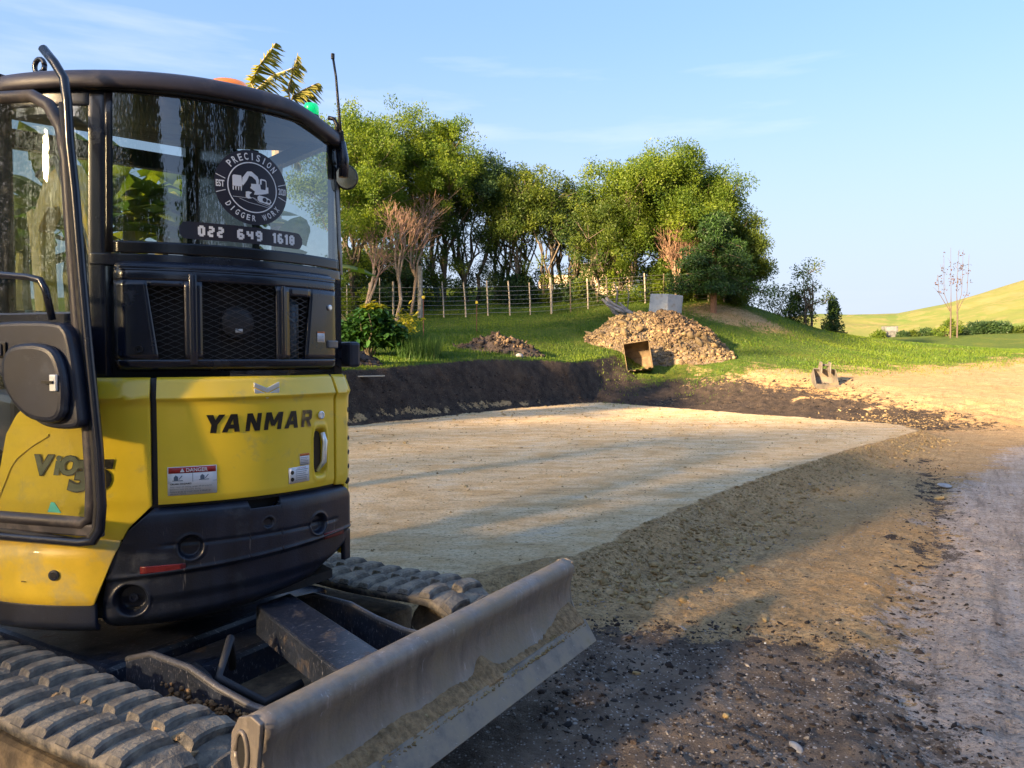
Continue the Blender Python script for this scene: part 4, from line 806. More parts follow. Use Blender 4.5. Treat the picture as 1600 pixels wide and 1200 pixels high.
# dried mud stuck on the left track
for f, a, s in ((-1.02, -.80, .030), (-1.10, -.815, .022), (-1.165, -.83, .030), (-.62, -.84, .016), (-.72, -.815, .012)):
    z = .20+.175*math.cos(math.asin(min(1, max(0, (-1.08-f)/.175))))+.012 if f < -1.08 else .386
    Vv, Ff = rocks(np.array([uc(a, f, z)]), np.array([s]), flat=.45); mk('mud_lump', Vv, Ff, PDRT, trL)
# dozer blade with its two arms, ram cover and hoses
pf = [(-1.345, .475), (-1.352, .496), (-1.372, .505), (-1.398, .500), (-1.412, .484), (-1.410, .462), (-1.396, .43), (-1.392, .39), (-1.398, .34), (-1.418, .295), (-1.448, .262), (-1.462, .250)]
BA0, BA1 = -.82, .69; nb = 40; V = []
for i in range(nb+1):
    a = BA0+(BA1-BA0)*i/nb
    for f, z in pf: V.append(uc(a, f+.0015*math.sin(a*9)*(z < .45), z))
m = len(pf); F = [(i*m+j, (i+1)*m+j, (i+1)*m+j+1, i*m+j+1) for i in range(nb) for j in range(m-1)]
bl = mk('dozer_blade', V, F, STEEL, EX, smooth=True); md = bl.modifiers.new('s', 'SOLIDIFY'); md.thickness = .010; md.offset = 0
ce = MB().prism([(-1.452, .285), (-1.464, .288), (-1.512, .212), (-1.500, .205), (-1.49, .207)], lambda f, z, n_: uc(n_, f, z), BA0-.002, BA1+.003).build('cutting_edge', EDGE, bl, bevel=.002)
MB().box(BA0+.01, BA1-.01, -1.40, -1.36, .24, .275, uc).box(BA0+.01, BA1-.01, -1.38, -1.30, .30, .34, uc).build('blade_stiffener', ARMP, bl)
for a, o_ in ((BA0-.012, 1), (BA1-.0, 0)):
    pl = [(-1.41, .50), (-1.38, .512), (-1.34, .50), (-1.315, .46), (-1.31, .40), (-1.33, .30), (-1.38, .24), (-1.46, .235), (-1.452, .262), (-1.425, .30), (-1.403, .35), (-1.397, .40), (-1.404, .45)]
    e_ = MB().prism(pl, lambda f, z, n_: uc(n_, f, z), a, a+.012); eo = e_.build('end_plate', STEEL, bl, bevel=.003)
    ho = [(-1.352+.014*math.cos(w), .425+.040*math.sin(w)) for w in [rad(x) for x in range(0, 360, 20)]]
    MB().prism(ho, lambda f, z, n_: uc(n_, f, z), a-.0025, a+.0145).build('slot', DARK, eo)
    rg = [uc(a-.002 if o_ else a+.013, -1.352+.019*math.cos(rad(x)), .425+.047*math.sin(rad(x))) for x in range(0, 361, 20)]
    MB().tube(rg, .006, 6).build('slot_rim', STEEL, eo, smooth=True)
# packed dirt lying on the step above the cutting edge
xs_ = np.linspace(BA0+.02, BA1-.02, 130); wdn = np.clip(.55+.9*fbm(xs_, xs_*0, 3.2, 3, 5), .12, 1.3)+.9*np.exp(-((xs_-.05)/.05)**2)+.7*smst(.5, .68, xs_)
V = []
for x, w in zip(xs_, wdn):
    r_ = RS.uniform(-.004, .004, 3); V += [uc(x, -1.458-.010, .268+r_[0]*.3), uc(x, -1.452-.012-.004*w, .274+.010*w+r_[1]), uc(x, -1.425-.006, .285+.030*w+r_[2]), uc(x, -1.398, .285+.045*w)]
F = [(i*4+k, (i+1)*4+k, (i+1)*4+k+1, i*4+k+1) for i in range(129) for k in range(3)]
pd = mk('packed_dirt', V, F, PDRT, bl, smooth=False)
P = []; S = []
for i in range(3200):
    k = RS.randint(0, 130); x = xs_[k]+RS.uniform(-.006, .006); q = RS.uniform(0, 1); P.append(uc(x, -1.472+.05*q*min(1, wdn[k]), .272+.035*q*wdn[k])); S.append(RS.uniform(.0025, .008))
Vv, Ff = rocks(np.array(P), np.array(S)); o = np_mesh('dirt_crumbs', Vv, Ff, CLOD, bl, val=np.repeat(RS.uniform(0, .8, 3200), 20)); tag(o, kind='stuff')
def arm(a0, a1, pts):
    m_ = MB().prism(pts, lambda f, z, n_: uc(n_+(a0 if True else 0)*0, f, z), a0, a1); return m_.build('blade_arm', ARMP, EX, bevel=.004)
topc = [(-1.39, .405), (-1.30, .365), (-1.18, .345), (-1.05, .345), (-.92, .365), (-.80, .395), (-.62, .40), (-.5, .36)]
for a0, a1 in ((-.565, -.545), (.10, .12)):
    q = arm(a0, a1, topc+[(-.5, .20), (-.8, .17), (-1.38, .20)])
    MB().tube([uc((a0+a1)/2, f, z+.002) for f, z in topc], .011, 8).build('flange', PM('worn_flange', (.10, .10, .11), .4, .3, scratch=.6), q, smooth=True)
# inward web between the arms and dark pan
MB().box(-.545, .10, -1.30, -.55, .16, .19, uc).build('cross_pan', MUDF, EX)
# caked mud on the outer side of the near arm
P = []; S = []
for i in range(420): P.append(uc(-.567, -1.30+.62*RS.uniform(0, 1), .22+.12*RS.uniform(0, 1)**1.5)); S.append(RS.uniform(.004, .016))
Vv, Ff = rocks(np.array(P), np.array(S)); o = np_mesh('caked_mud', Vv, Ff, lvmat('caked_mud', (.10, .06, .035), (.33, .22, .12)), EX, val=np.repeat(RS.uniform(0, 1, 420), 20)); tag(o, kind='stuff')
rcv = MB(); ra = [(-.145, -.70), (-.02, -.70), (-.22, -1.225), (-.40, -1.225)]
V = [uc(-.20, -.66, .46), uc(-.045, -.66, .46), uc(-.215, -1.225, .418), uc(-.40, -1.235, .418), uc(-.20, -.66, .36), uc(-.045, -.66, .36), uc(-.215, -1.225, .325), uc(-.40, -1.235, .325)]
rcv.add(V, [(0, 1, 2, 3), (0, 3, 7, 4), (1, 5, 6, 2), (3, 2, 6, 7), (0, 4, 5, 1)])
ram = rcv.build('ram_cover', ARMP, EX, bevel=.008)
MB().tube([uc(-.15, -.7, .36), uc(-.30, -1.36, .33)], .035, 12).build('blade_ram', BLK, ram, smooth=True)
for P_ in ([(-.33, -.70, .30), (-.40, -.78, .43), (-.50, -.85, .36), (-.42, -.95, .28), (-.30, -.98, .30)], [(-.43, -.65, .33), (-.52, -.83, .36), (-.56, -.92, .30)]):
    MB().tube([uc(*p) for p in P_], .013, 8).build('hydraulic_hose', PM('dusty_hose', (.03, .033, .042), .6, dust=.2, dcol=(.1, .09, .07)), EX, smooth=True)
# dry grass caught behind the blade
P = []; n_ = 260
P = np.array([uc(RS.normal(-.24, .09), RS.uniform(-1.36, -1.26), RS.uniform(.36, .42)) for i in range(n_)])
Vv = []; a = RS.uniform(0, 6.28, n_); e = RS.uniform(-.2, .8, n_); l = RS.uniform(.03, .09, n_)
d_ = np.c_[np.cos(a)*np.cos(e), np.sin(a)*np.cos(e), np.sin(e)]; t_2 = np.c_[-np.sin(a), np.cos(a), a*0]*.0016
Vv = np.stack([P-t_2, P+t_2, P+d_*l[:, None]], 1).reshape(-1, 3); o = np_mesh('dry_grass', Vv, np.arange(3*n_).reshape(-1, 3), leaf_mat('dry_straw', (.25, .19, .11), (.45, .36, .22), .2), EX, val=RS.uniform(0, 1, n_)); tag(o, kind='stuff')

# --- decals on the rear window
WF = lambda a, z: cp(a, rc_(z)+.0072, z)
WF2 = lambda a, z: cp(a, rc_(z)+.0084, z)
RM = .708
CA, CZ, CR = 0.6, 1.848, .122            # badge centre (angle, height) and radius
def bxy(f, x, y): return f(CA+math.degrees(x/RM), CZ+y)
def disc(r, n_=48): return [(r*math.cos(2*math.pi*k/n_), r*math.sin(2*math.pi*k/n_)) for k in range(n_)]
V = [bxy(WF, 0, 0)]; F = []
for k, rr in enumerate((.2, .4, .6, .8, 1)): V += [bxy(WF, x, y) for x, y in disc(CR*rr)]
F = [(0, 1+i, 1+(i+1) % 48) for i in range(48)] + [(1+k*48+i, 1+(k+1)*48+i, 1+(k+1)*48+(i+1) % 48, 1+k*48+(i+1) % 48) for k in range(4) for i in range(48)]
badge = mk('badge_decal', V, F, LOGOB, rw)
def ringm(r0, r1, nm='ring'):
    V = [bxy(WF2, x, y) for x, y in disc(r0, 60)] + [bxy(WF2, x, y) for x, y in disc(r1, 60)]
    return mk(nm, V, [(i, 60+i, 60+(i+1) % 60, (i+1) % 60) for i in range(60)], WHT, rw)
ringm(.079, .0825)
def arctext(s, mid, r, h_, w, inward=False, sp=1.0):
    """letters set round the badge; mid = middle angle in degrees, w = letter width"""
    n_ = len(s); step = math.degrees(w*sp/r); 
    for i, ch in enumerate(s):
        if ch == ' ': continue
        V, F, x0, x1, y0, y1 = text_geo(ch, .02); k = i-(n_-1)/2.; t = mid-k*step if not inward else mid+k*step; lw = w*.62*(1.0 if ch not in 'I1' else .28)
        if ch in 'WM': lw = w*.78
        cx, cy = math.cos(rad(t)), math.sin(rad(t)); W = []
        for x, y, _ in V:
            p = ((x-x0)/(x1-x0)-.5)*lw; q = ((y-y0)/(y1-y0)-.5)*h_
            if inward: p, q = -p, -q
            W.append(bxy(WF2, cx*(r+q)+cy*p, cy*(r+q)-cx*p))
        mk('letter', W, F, WHT, rw)
arctext('PRECISION', 90, .101, .023, .0205)
arctext('DIGGER WORX', 270, .1005, .019, .0185, inward=True)
lettering('lettering', 'EST', (-.117, -.091, -.010, .012), lambda x, y: bxy(WF2, x, y), WHT, rw, off=.03)
lettering('lettering', '2020', (.089, .117, -.010, .012), lambda x, y: bxy(WF2, x, y), WHT, rw, off=.02)
for x0, y0, x1, y1 in ((-.117, .030, -.088, .018), (-.117, -.028, -.088, -.018), (.117, .028, .088, .018), (.117, -.030, .088, -.018)):
    mk('line', [bxy(WF2, x0, y0-.0012), bxy(WF2, x0, y0+.0012), bxy(WF2, x1, y1+.0012), bxy(WF2, x1, y1-.0012)], [(0, 1, 2, 3)], WHT, rw)
# digger pictogram
icon = [[(-.066, .030), (-.062, .034), (-.038, .034), (-.036, .020), (-.036, -.002), (-.066, -.002)],
 [(-.034, .028), (-.018, .050), (-.008, .046), (-.020, .020), (-.033, .002), (-.036, .008)], [(-.018, .050), (-.004, .052), (.016, .038), (.020, .028), (.019, .012), (.012, .012), (.010, .026), (-.003, .036), (-.010, .036)],
 [(-.006, .012), (.024, .014), (.026, -.002), (.044, -.002), (.046, -.014), (.030, -.018), (.012, -.022), (.002, -.022), (.006, -.012), (-.010, -.002), (-.006, .004)],
 [(.023, .014), (.024, .030), (.028, .033), (.042, .032), (.046, .028), (.047, .002), (.044, .002), (.044, .024), (.040, .028), (.030, .028), (.029, .014)], [(.044, .008), (.052, .008), (.052, -.012), (.040, -.012)],
 [(-.024, -.016), (-.016, -.014), (-.004, -.016), (-.012, -.024), (-.012, -.030), (-.006, -.036), (-.018, -.038), (-.025, -.032)],
 [(.014, -.028), (.020, -.022), (.044, -.026), (.058, -.032), (.062, -.040), (.056, -.048), (.036, -.046), (.020, -.044), (.014, -.036)]]
icon += [[(-.066+.0085*k, -.003), (-.062+.0085*k, -.003), (-.063+.0085*k, -.016), (-.0655+.0085*k, -.014)] for k in range(4)]
ic = MB()
for pl in icon: ic.prism(pl, lambda x, y, n_: bxy(lambda a, z: cp(a, rc_(z)+.0078+n_, z), x, y), 0, .0006)
ic.build('digger_picture', WHT, rw)
dk = MB()
for cx, cy, r_ in ((.038, -.035, .0075), (.052, -.038, .0055)):
    dk.prism([(cx+r_*math.cos(w), cy+r_*math.sin(w)) for w in [rad(x) for x in range(0, 360, 30)]], lambda x, y, n_: bxy(lambda a, z: cp(a, rc_(z)+.0086+n_, z), x, y), 0, .0004)
dk.build('wheel_dots', LOGOB, rw)
ln_ = MB()
for pts in ([(-.066, -.036), (-.025, -.036), (.000, -.033), (.022, -.043), (.066, -.052)], [(.000, -.034), (.016, -.046), (.062, -.056)], [(-.045, -.040), (-.015, -.050), (.055, -.060)]):
    for (x0, y0), (x1, y1) in zip(pts[:-1], pts[1:]):
        for k in range(4):
            p0 = (x0+(x1-x0)*k/4, y0+(y1-y0)*k/4); p1 = (x0+(x1-x0)*(k+1)/4, y0+(y1-y0)*(k+1)/4); b0 = len(ln_.V)
            ln_.V += [bxy(WF2, p0[0], p0[1]-.0006), bxy(WF2, p1[0], p1[1]-.0006), bxy(WF2, p1[0], p1[1]+.0006), bxy(WF2, p0[0], p0[1]+.0006)]; ln_.F.append((b0, b0+1, b0+2, b0+3))
mk('hill_lines', ln_.V, ln_.F, WHT, rw)
# dark band with the telephone number
b0, b1, z0, z1 = -17.6, 15.0, 1.664, 1.718
V = []; F = []; nn = 40
for i in range(nn+1):
    a = b0+(b1-b0)*i/nn; e = min(1, (a-b0)/1.6, (b1-a)/1.6); e = math.sqrt(max(0, 1-(1-e)**2)); mz = (z0+z1)/2; hh = (z1-z0)/2*(.35+.65*e)
    V += [WF(a, mz-hh), WF(a, mz+hh)]
F = [(2*i, 2*i+2, 2*i+3, 2*i+1) for i in range(nn)]
mk('number_band', V, F, LOGOB, rw)
def blockdigits(s, a0, a1, z0, z1):
    """squared condensed figures drawn as strokes"""
    segs = {'0': 'abcdef', '1': 'bc1', '2': 'abged', '4': 'fgbc', '6': 'afgedc', '8': 'abcdefg', '9': 'abcdfg'}
    tot = sum(.55 if c_ == ' ' else (.62 if c_ == '1' else 1) for c_ in s); un = (a1-a0)/tot; x = a0; t = .0085; ta = math.degrees(t/RM)
    m_ = MB()
    for c_ in s:
        w = un*(.55 if c_ == ' ' else (.62 if c_ == '1' else 1))
        if c_ != ' ':
            L_, R_ = x+w*.12, x+w*.88; zm = (z0+z1)/2; c1 = .0045; ca = math.degrees(c1/RM)
            if c_ == '1': L_ = R_-ta
            rects = {'a': (L_+ca*(c_ != '1'), R_-ca, z1-t, z1), 'd': (L_+ca, R_-ca, z0, z0+t), 'g': (L_+ca, R_-ca, zm-t/2, zm+t/2), 'f': (L_, L_+ta, zm, z1-c1), 'e': (L_, L_+ta, z0+c1, zm), 'b': (R_-ta, R_, zm, z1-c1), 'c': (R_-ta, R_, z0+c1, zm), '1': (R_-ta*1.45, R_-ta*.5, z1-t*1.2, z1-t*.4)}
            if c_ == '1': rects['b'] = (R_-ta, R_, zm, z1); rects['c'] = (R_-ta, R_, z0, zm)
            for i_, sg in enumerate(segs[c_]):
                A_, B_, C_, D_ = rects[sg]; rr = rc_(zm)+.0082+.00008*i_
                k = len(m_.V); m_.V += [cp(A_, rr, C_), cp(B_, rr, C_), cp(B_, rr, D_), cp(A_, rr, D_)]; m_.F.append((k, k+1, k+2, k+3))
        x += w
    return m_
for s_, a0, a1 in (('022', -13.6, -6.9), ('649', -4.2, 3.0), ('1618', 5.4, 12.6)):
    dg = blockdigits(s_, a0, a1, 1.674, 1.708); mk('phone_number', dg.V, dg.F, WHT, rw)
# ---------------------------------------------------------------- trees and plants
def leafcloud(name, C, S, n_per, Ls, Ws, mat, parent, base=.35, spread=.35, up=.0, flat=1.):
    """C clump centres (n,3), S clump radii; returns one mesh of small leaf faces"""
    C = np.asarray(C, float); S = np.asarray(S, float); n = len(C); N = n*n_per
    ci = np.repeat(np.arange(n), n_per); u = RS.normal(size=(N, 3)); u /= np.linalg.norm(u, axis=1)[:, None]
    r = RS.uniform(0, 1, N)**.45; off = u*r[:, None]*S[ci][:, None]; off[:, 2] *= flat; P = C[ci]+off
    d = u*.8+RS.normal(size=(N, 3))*.7; d[:, 2] += up; d /= np.linalg.norm(d, axis=1)[:, None]
    w = np.cross(d, RS.normal(size=(N, 3))); w /= np.linalg.norm(w, axis=1)[:, None]+1e-6
    l = Ls*RS.uniform(.6, 1.3, N)[:, None]; ww = Ws*RS.uniform(.7, 1.2, N)[:, None]
    V = np.stack([P, P+d*l*.45+w*ww*.5, P+d*l, P+d*l*.45-w*ww*.5], 1).reshape(-1, 3)
    val = np.clip(np.clip(RS.normal(base, spread*1.3, n), 0, 1)[ci]*.7+RS.uniform(0, .35, N), 0, 1)
    return np_mesh(name, V, np.arange(4*N).reshape(-1, 4), mat, parent, val=val)
def wob(p0, p1, n, amp):
    p0 = np.array(p0, float); p1 = np.array(p1, float); r = []
    for i in range(n+1):
        t = i/n; q = p0+(p1-p0)*t; 
        if 0 < i < n: q = q+RS.normal(0, amp, 3)*np.linalg.norm(p1-p0)
        r.append(tuple(q))
    return r
def tree(name, label, loc, h, cw, mat, trunks=3, crown0=.35, clumps=130, npc=95, leaf=.15, bark=None, group='trees along the fence line', cat='tree', lobes=7, csz=.42, base=.35, dens_low=.3):
    t = empty(name, loc); tag(t, label, cat, group); tb = MB(); hh = h
    tops = []
    for k in range(trunks):
        a = RS.uniform(0, 6.28); r = RS.uniform(.1, .32)*cw*(trunks > 1); topp = (math.cos(a)*r, math.sin(a)*r, hh*RS.uniform(.5, .70)); b0 = (math.cos(a)*.12*(trunks > 1), math.sin(a)*.12*(trunks > 1), -.3)
        pts = wob(b0, topp, 6, .02); r0 = .026*h/math.sqrt(trunks)*RS.uniform(.8, 1.2); tb.tube(pts, list(np.linspace(r0, .02, 7)), 7); tops.append(pts)
    C = []; S = []
    lob = []
    for k in range(lobes):
        a = RS.uniform(0, 6.28); rr = cw*.5*math.sqrt(RS.uniform(.05, .75)); z = hh*(crown0+(1-crown0)*RS.uniform(.0, .88)); fall = 1-.55*((z/hh-crown0)/(1-crown0))**2
        lob.append((math.cos(a)*rr*fall, math.sin(a)*rr*fall, z, cw*RS.uniform(.20, .33)))
    lob.append((0, 0, hh-cw*.27, cw*.27))
    for (x, y, z, r) in lob:
        m = max(3, int(clumps/len(lob)))
        for i in range(m):
            u = RS.normal(size=3); u /= np.linalg.norm(u); q = RS.uniform(0, 1)**.35
            if u[2] < -.2 and RS.uniform() > dens_low: u[2] *= -1
            C.append((x+u[0]*r*q, y+u[1]*r*q, z+u[2]*r*q*.85)); S.append(csz*RS.uniform(.55, 1.2))
        s = tops[RS.randint(len(tops))]; b_ = s[RS.randint(2, 5)]; tb.tube(wob(b_, (x, y, z), 4, .05), [.05, .04, .03, .02, .012], 5)
        for i in range(4):
            u = RS.normal(size=3)*r*.7; tb.tube(wob((x, y, z-r*.4), (x+u[0]*.8, y+u[1]*.8, z+abs(u[2])*.25), 2, .05), [.018, .012, .006], 4)
    if crown0 < .9:
        for i in range(int(clumps*.16)):       # sprays low on the stems
            s = tops[RS.randint(len(tops))]; p = np.array(s[RS.randint(1, 4)]); C.append(tuple(p+RS.normal(0, .45, 3))); S.append(csz*.7)
    tb.build('trunk', bark or BARK, t)
    leafcloud('crown', C, S, npc, leaf, leaf*.42, mat, t, base=base)
    return t
def gat(px, d): x = (px-800)/1200.*d; return (x, d, hz(x, d)-.05)
def topz(py, d): return H+(555-py)*d/1200.
T = [ # bearing, distance, top line, width, material, stems, crown start, clumps, label
 (552, 27.0, 205, 3.4, LEAF_Y, 3, .42, 170, 'yellow-green leafy tree half hidden behind the cab, first of the row'),
 (598, 29.5, 176, 4.4, LEAF_Y, 3, .45, 300, 'tallest leafy yellow-green tree behind the bare pinkish trees, left end of the row'),
 (648, 31.0, 196, 4.0, LEAF_G, 3, .38, 210, 'green tree between the tallest left tree and the tree with a bright top tuft'),
 (690, 30.5, 178, 3.4, LEAF_Y, 2, .50, 170, 'tree with a bright yellow-green tuft on top, behind the thick fence post'),
 (738, 31.5, 236, 3.2, LEAF_D, 3, .42, 190, 'shaded blue-green tree to the right of the one with the bright top tuft'),  # mid-row shade put into the leaf colour
 (778, 32.0, 256, 2.8, LEAF_G, 3, .48, 150, 'slim green tree, middle of the row, with sky showing through its stems'),
 (812, 31.0, 268, 2.5, LEAF_G, 2, .52, 110, 'slim dark tree with pale tips in the middle of the row'),
 (852, 31.0, 284, 2.6, LEAF_G, 3, .50, 120, 'small-crowned tree with pale top above the pale post in the middle of the fence'),
 (890, 31.5, 292, 2.4, LEAF_D, 2, .50, 100, 'shaded tree with many thin stems in front of the pale house'),  # darker leaves stand in for the shade on this tree
 (938, 30.5, 292, 3.8, LEAF_G, 3, .34, 190, 'bushy tree leaning left of the big round-crowned trees, above the log pile'),
 (985, 30.0, 252, 4.0, LEAF_Y, 3, .40, 270, 'broad sunlit tree above the log pile, left of the two tallest on the knoll'),
 (1046, 30.5, 236, 3.8, LEAF_Y, 3, .34, 320, 'tallest sunlit tree on the knoll, behind the concrete block'),
 (1094, 31.0, 262, 3.0, LEAF_Y, 3, .34, 260, 'sunlit tree behind the dark conifer on the knoll'),
 (1146, 30.5, 336, 2.0, LEAF_G, 1, .30, 190, 'rounded green tree at the right-hand end of the knoll')]
for i, (px, d, ty, w, m, tr, c0, cl, lb) in enumerate(T):
    g = gat(px, d); h_ = topz(ty, d)-g[2]
    tree('tree', lb, g, h_*.93, w*1.18, m, trunks=tr, crown0=c0, clumps=int(cl*(1.75 if m is LEAF_Y else 1.4)), npc=115, leaf=.105, csz=.36, base=.35, lobes=12)
# dark understorey behind the left fence
def shrub(name, label, loc, w, h, mat, n=60, npc=60, leaf=.09, csz=.22, group=None, base=.35, cat='shrub', sprays=True, cone=False):
    t = empty(name, loc); tag(t, label, cat, group); C = []; S = []; tb = MB()
    for i in range(n):
        a = RS.uniform(0, 6.28); q = RS.uniform(0, 1); z = q*h; r = w/2*math.sqrt(max(.02, 1-(max(0, q-.35)/.65)**2))*RS.uniform(.3, 1.)
        if cone: r = w/2*(1-q)**.8*RS.uniform(.3, 1)
        p = (math.cos(a)*r, math.sin(a)*r, z); C.append(p); S.append(csz*RS.uniform(.6, 1.2))
        if i % 5 == 0: tb.tube(wob((0, 0, -.1), p, 3, .06), [.02, .015, .01, .006], 4)
    tb.build('stems', BARK, t); leafcloud('foliage', C, S, npc, leaf, leaf*.5, mat, t, base=base); return t
for px, d, w, ty, lb in ((560, 28, 3.6, 398, 'dark undergrowth behind the fence beside the cab'), (625, 29.5, 3.2, 392, 'dark undergrowth behind the two bare trees'), (808, 31, 1.6, 438, 'low dark bush between the middle fence posts'), (905, 31, 1.3, 446, 'low dark bush below the pale house wall'), (1120, 32.5, 3.4, 412, 'dark undergrowth in the shade of the conifer'), (1035, 32.5, 2.6, 420, 'dark undergrowth behind the concrete block')):
    g = gat(px, d); shrub('undergrowth', lb, g, w, topz(ty, d)-g[2], LEAF_D, n=110, npc=70, leaf=.12, csz=.34, group='undergrowth behind the fence', base=.2)
# bare trees with fine pinkish twigs
def bare(name, label, loc, h, spread, levels=4, mat=TWIG, thick=.075, nb=5):
    t = empty(name, loc); tag(t, label, 'tree', 'bare trees by the fence'); tb = MB(); tw = MB()
    def grow(p, d, l, r, lv):
        q = p+d*l*(1 if lv else 1.3); m = p+d*l*.5+Vector(RS.normal(0, .05, 3))*l; (tb if lv >= levels-1 else tw).tube([p, m, q], [r, r*.8, r*.6], 6 if lv >= levels-1 else 3, cap=False)
        if lv == 0: return
        for k in range(nb):
            nd = (d+Vector(RS.normal(0, 1, 3))*spread*(.55 if lv == levels else .8)+Vector((0, 0, .22))).normalized(); s = p+(q-p)*RS.uniform(.55, 1)
            grow(s, nd, l*RS.uniform(.55, .82), r*.58, lv-1)
    grow(Vector((0, 0, -.2)), Vector((RS.normal(0, .08), 0, 1)).normalized(), h*.36, thick, levels)
    tb.build('trunk', BARKP, t); tag(tw.build('twigs', mat, t), kind='stuff'); return t
for px, d, ty, sp, lb in ((572, 25.5, 300, .62, 'bare tree with pinkish twigs nearest the cab'), (617, 26.0, 282, .55, 'bare pale-stemmed tree with pinkish twigs behind the leafy shrub'), (640, 27.4, 300, .6, 'bare pinkish tree just left of the thick fence post')):
    g = gat(px, d); bare('bare_tree', lb, g, topz(ty, d)-g[2], sp, levels=5, nb=3)
g = gat(1055, 29.5); bare('bare_tree', 'thin bare brown tree among the sunlit crowns on the knoll', g, topz(330, 29.5)-g[2], .55, levels=4, mat=PM('brown_twigs', (.20, .12, .08), .9))
# conifer
g = gat(1112, 28.6); t = empty('conifer', g); tag(t, 'dark conifer with layered drooping branches and reddish trunk on the knoll', 'tree'); hh = topz(338, 28.6)-g[2]
tb = MB().tube(wob((0.05, 0, -.2), (0, 0, hh), 5, .008), [.13, .12, .1, .08, .05, .02], 8).build('trunk', PM('reddish_bark', (.20, .11, .07), .9, bump=.6, bs=20), t)
C = []; S = []; bb = MB()
for i in range(70):
    q = RS.uniform(.22, 1); z = hh*q; a = RS.uniform(0, 6.28); L_ = ((1-q)**.7*2.3+.12)*RS.uniform(.55, 1.1); bb.tube([(0, 0, z), (math.cos(a)*L_*.6, math.sin(a)*L_*.6, z+.05), (math.cos(a)*L_, math.sin(a)*L_, z-.15)], [.03, .02, .008], 4)
    for k in range(7):
        f = .25+.75*k/6; C.append((math.cos(a)*L_*f+RS.normal(0, .08), math.sin(a)*L_*f+RS.normal(0, .08), z+.02-.12*f*f)); S.append(.30*(1.15-f*.4))
bb.build('branch', BARK, t); leafcloud('crown', C, S, 70, .13, .035, LEAF_P, t, base=.35, flat=.75)
# right-hand group on the slope
g = gat(1262, 33); tree('young_tree', 'airy grey-green young tree standing alone on the slope right of the knoll', g, topz(405, 33)-g[2], 1.7, LEAF_G, trunks=2, crown0=.25, clumps=70, npc=30, leaf=.12, csz=.30, group=None, lobes=8)
g = gat(1213, 33); shrub('shrub', 'open grey shrub left of the airy young tree on the slope', g, 1.9, topz(448, 33)-g[2], LEAF_G, n=70, npc=22, leaf=.10, csz=.30)
g = gat(1240, 33.4); shrub('shrub', 'dense low shrub touching the left of the airy young tree', g, 1.2, topz(462, 33.4)-g[2], LEAF_D, n=60, npc=50, leaf=.10, csz=.25)
g = gat(1300, 34); shrub('young_pine', 'small dark pine on the end of the slope before the hills', g, 1.15, topz(470, 34)-g[2], LEAF_D, n=60, npc=60, leaf=.12, csz=.17, cone=True, cat='tree')
# tall sapling with upright stems and a few red leaves
DS = 46; g = gat(1487, DS); t = empty('sapling', g); tag(t, 'tall leafless sapling with upright stems and a few rust-red leaves', 'tree'); hs = topz(388, DS)-g[2]
m_ = MB(); tips = []
for x0, sp_, top in ((-.06, -1.0, .70), (-.06, -.62, .92), (-.06, -.15, 1.0), (.14, .12, .97), (.14, .45, .98), (.14, .85, .93)):
    zb = hs*.28 if abs(sp_) > .3 else 0; P = [(x0*1.5, 0, zb), (x0+sp_*.45, 0, zb+hs*.12), (x0+sp_*.85, .1*sp_, hs*.5), (x0+sp_, .2*sp_, hs*top)]
    if abs(sp_) < .3: P = [(x0*2, 0, -.2), (x0*2, 0, hs*.25), (x0+sp_*.5, 0, hs*.5), (x0+sp_, 0, hs*top)]
    m_.tube(P, [.05 if zb == 0 else .022, .04 if zb == 0 else .018, .014, .008], 6); tips += [(p, w) for p, w in [(tuple(np.array(P[2])+(np.array(P[3])-np.array(P[2]))*q+RS.normal(0, .08, 3)), q) for q in RS.uniform(0, 1, 9)]]
for i in range(26):
    p, q = tips[RS.randint(len(tips))]; m_.tube([p, (p[0]+RS.normal(0, .12), p[1], p[2]+.35)], [.010, .005], 4)
m_.build('stem', PM('sapling_bark', (.08, .06, .05), .9), t)
C = [p for p, q in tips]; leafcloud('leaves', C, [.10]*len(C), 3, .15, .07, LEAF_R, t, base=.5)
# hedges and low planting along the far edge of the lawn
def box_hedge(label, px0, px1, d, ty, mat, name='hedge', n=180, dep=1.2, group='planting along the far edge of the lawn', cat='hedge'):
    gx0, gx1 = (px0-800)/1200.*d, (px1-800)/1200.*d; xm = (gx0+gx1)/2; z0 = hz(xm, d); t = empty(name, (xm, d, z0-.05)); tag(t, label, cat, group); hh = topz(ty, d)-z0
    C = np.c_[RS.uniform(gx0-xm, gx1-xm, n), RS.uniform(-dep/2, dep/2, n), RS.uniform(.05, 1, n)**.7*hh*.93]
    leafcloud('foliage', C, np.full(n, .20), 60, .13, .06, mat, t, base=.3)
    MB().box(gx0-xm+.15, gx1-xm-.15, -dep*.3, dep*.3, 0, hh*.7).build('inner_twigs', PM('hedge_wood', (.03, .035, .02), .95), t); return t
box_hedge('clipped dark green hedge right of the sapling', 1520, 1569, 50, 504, LEAF_D, n=300)
box_hedge('lower grey-green hedge running out of the picture on the right', 1571, 1660, 50, 512, LEAF_G, n=260)
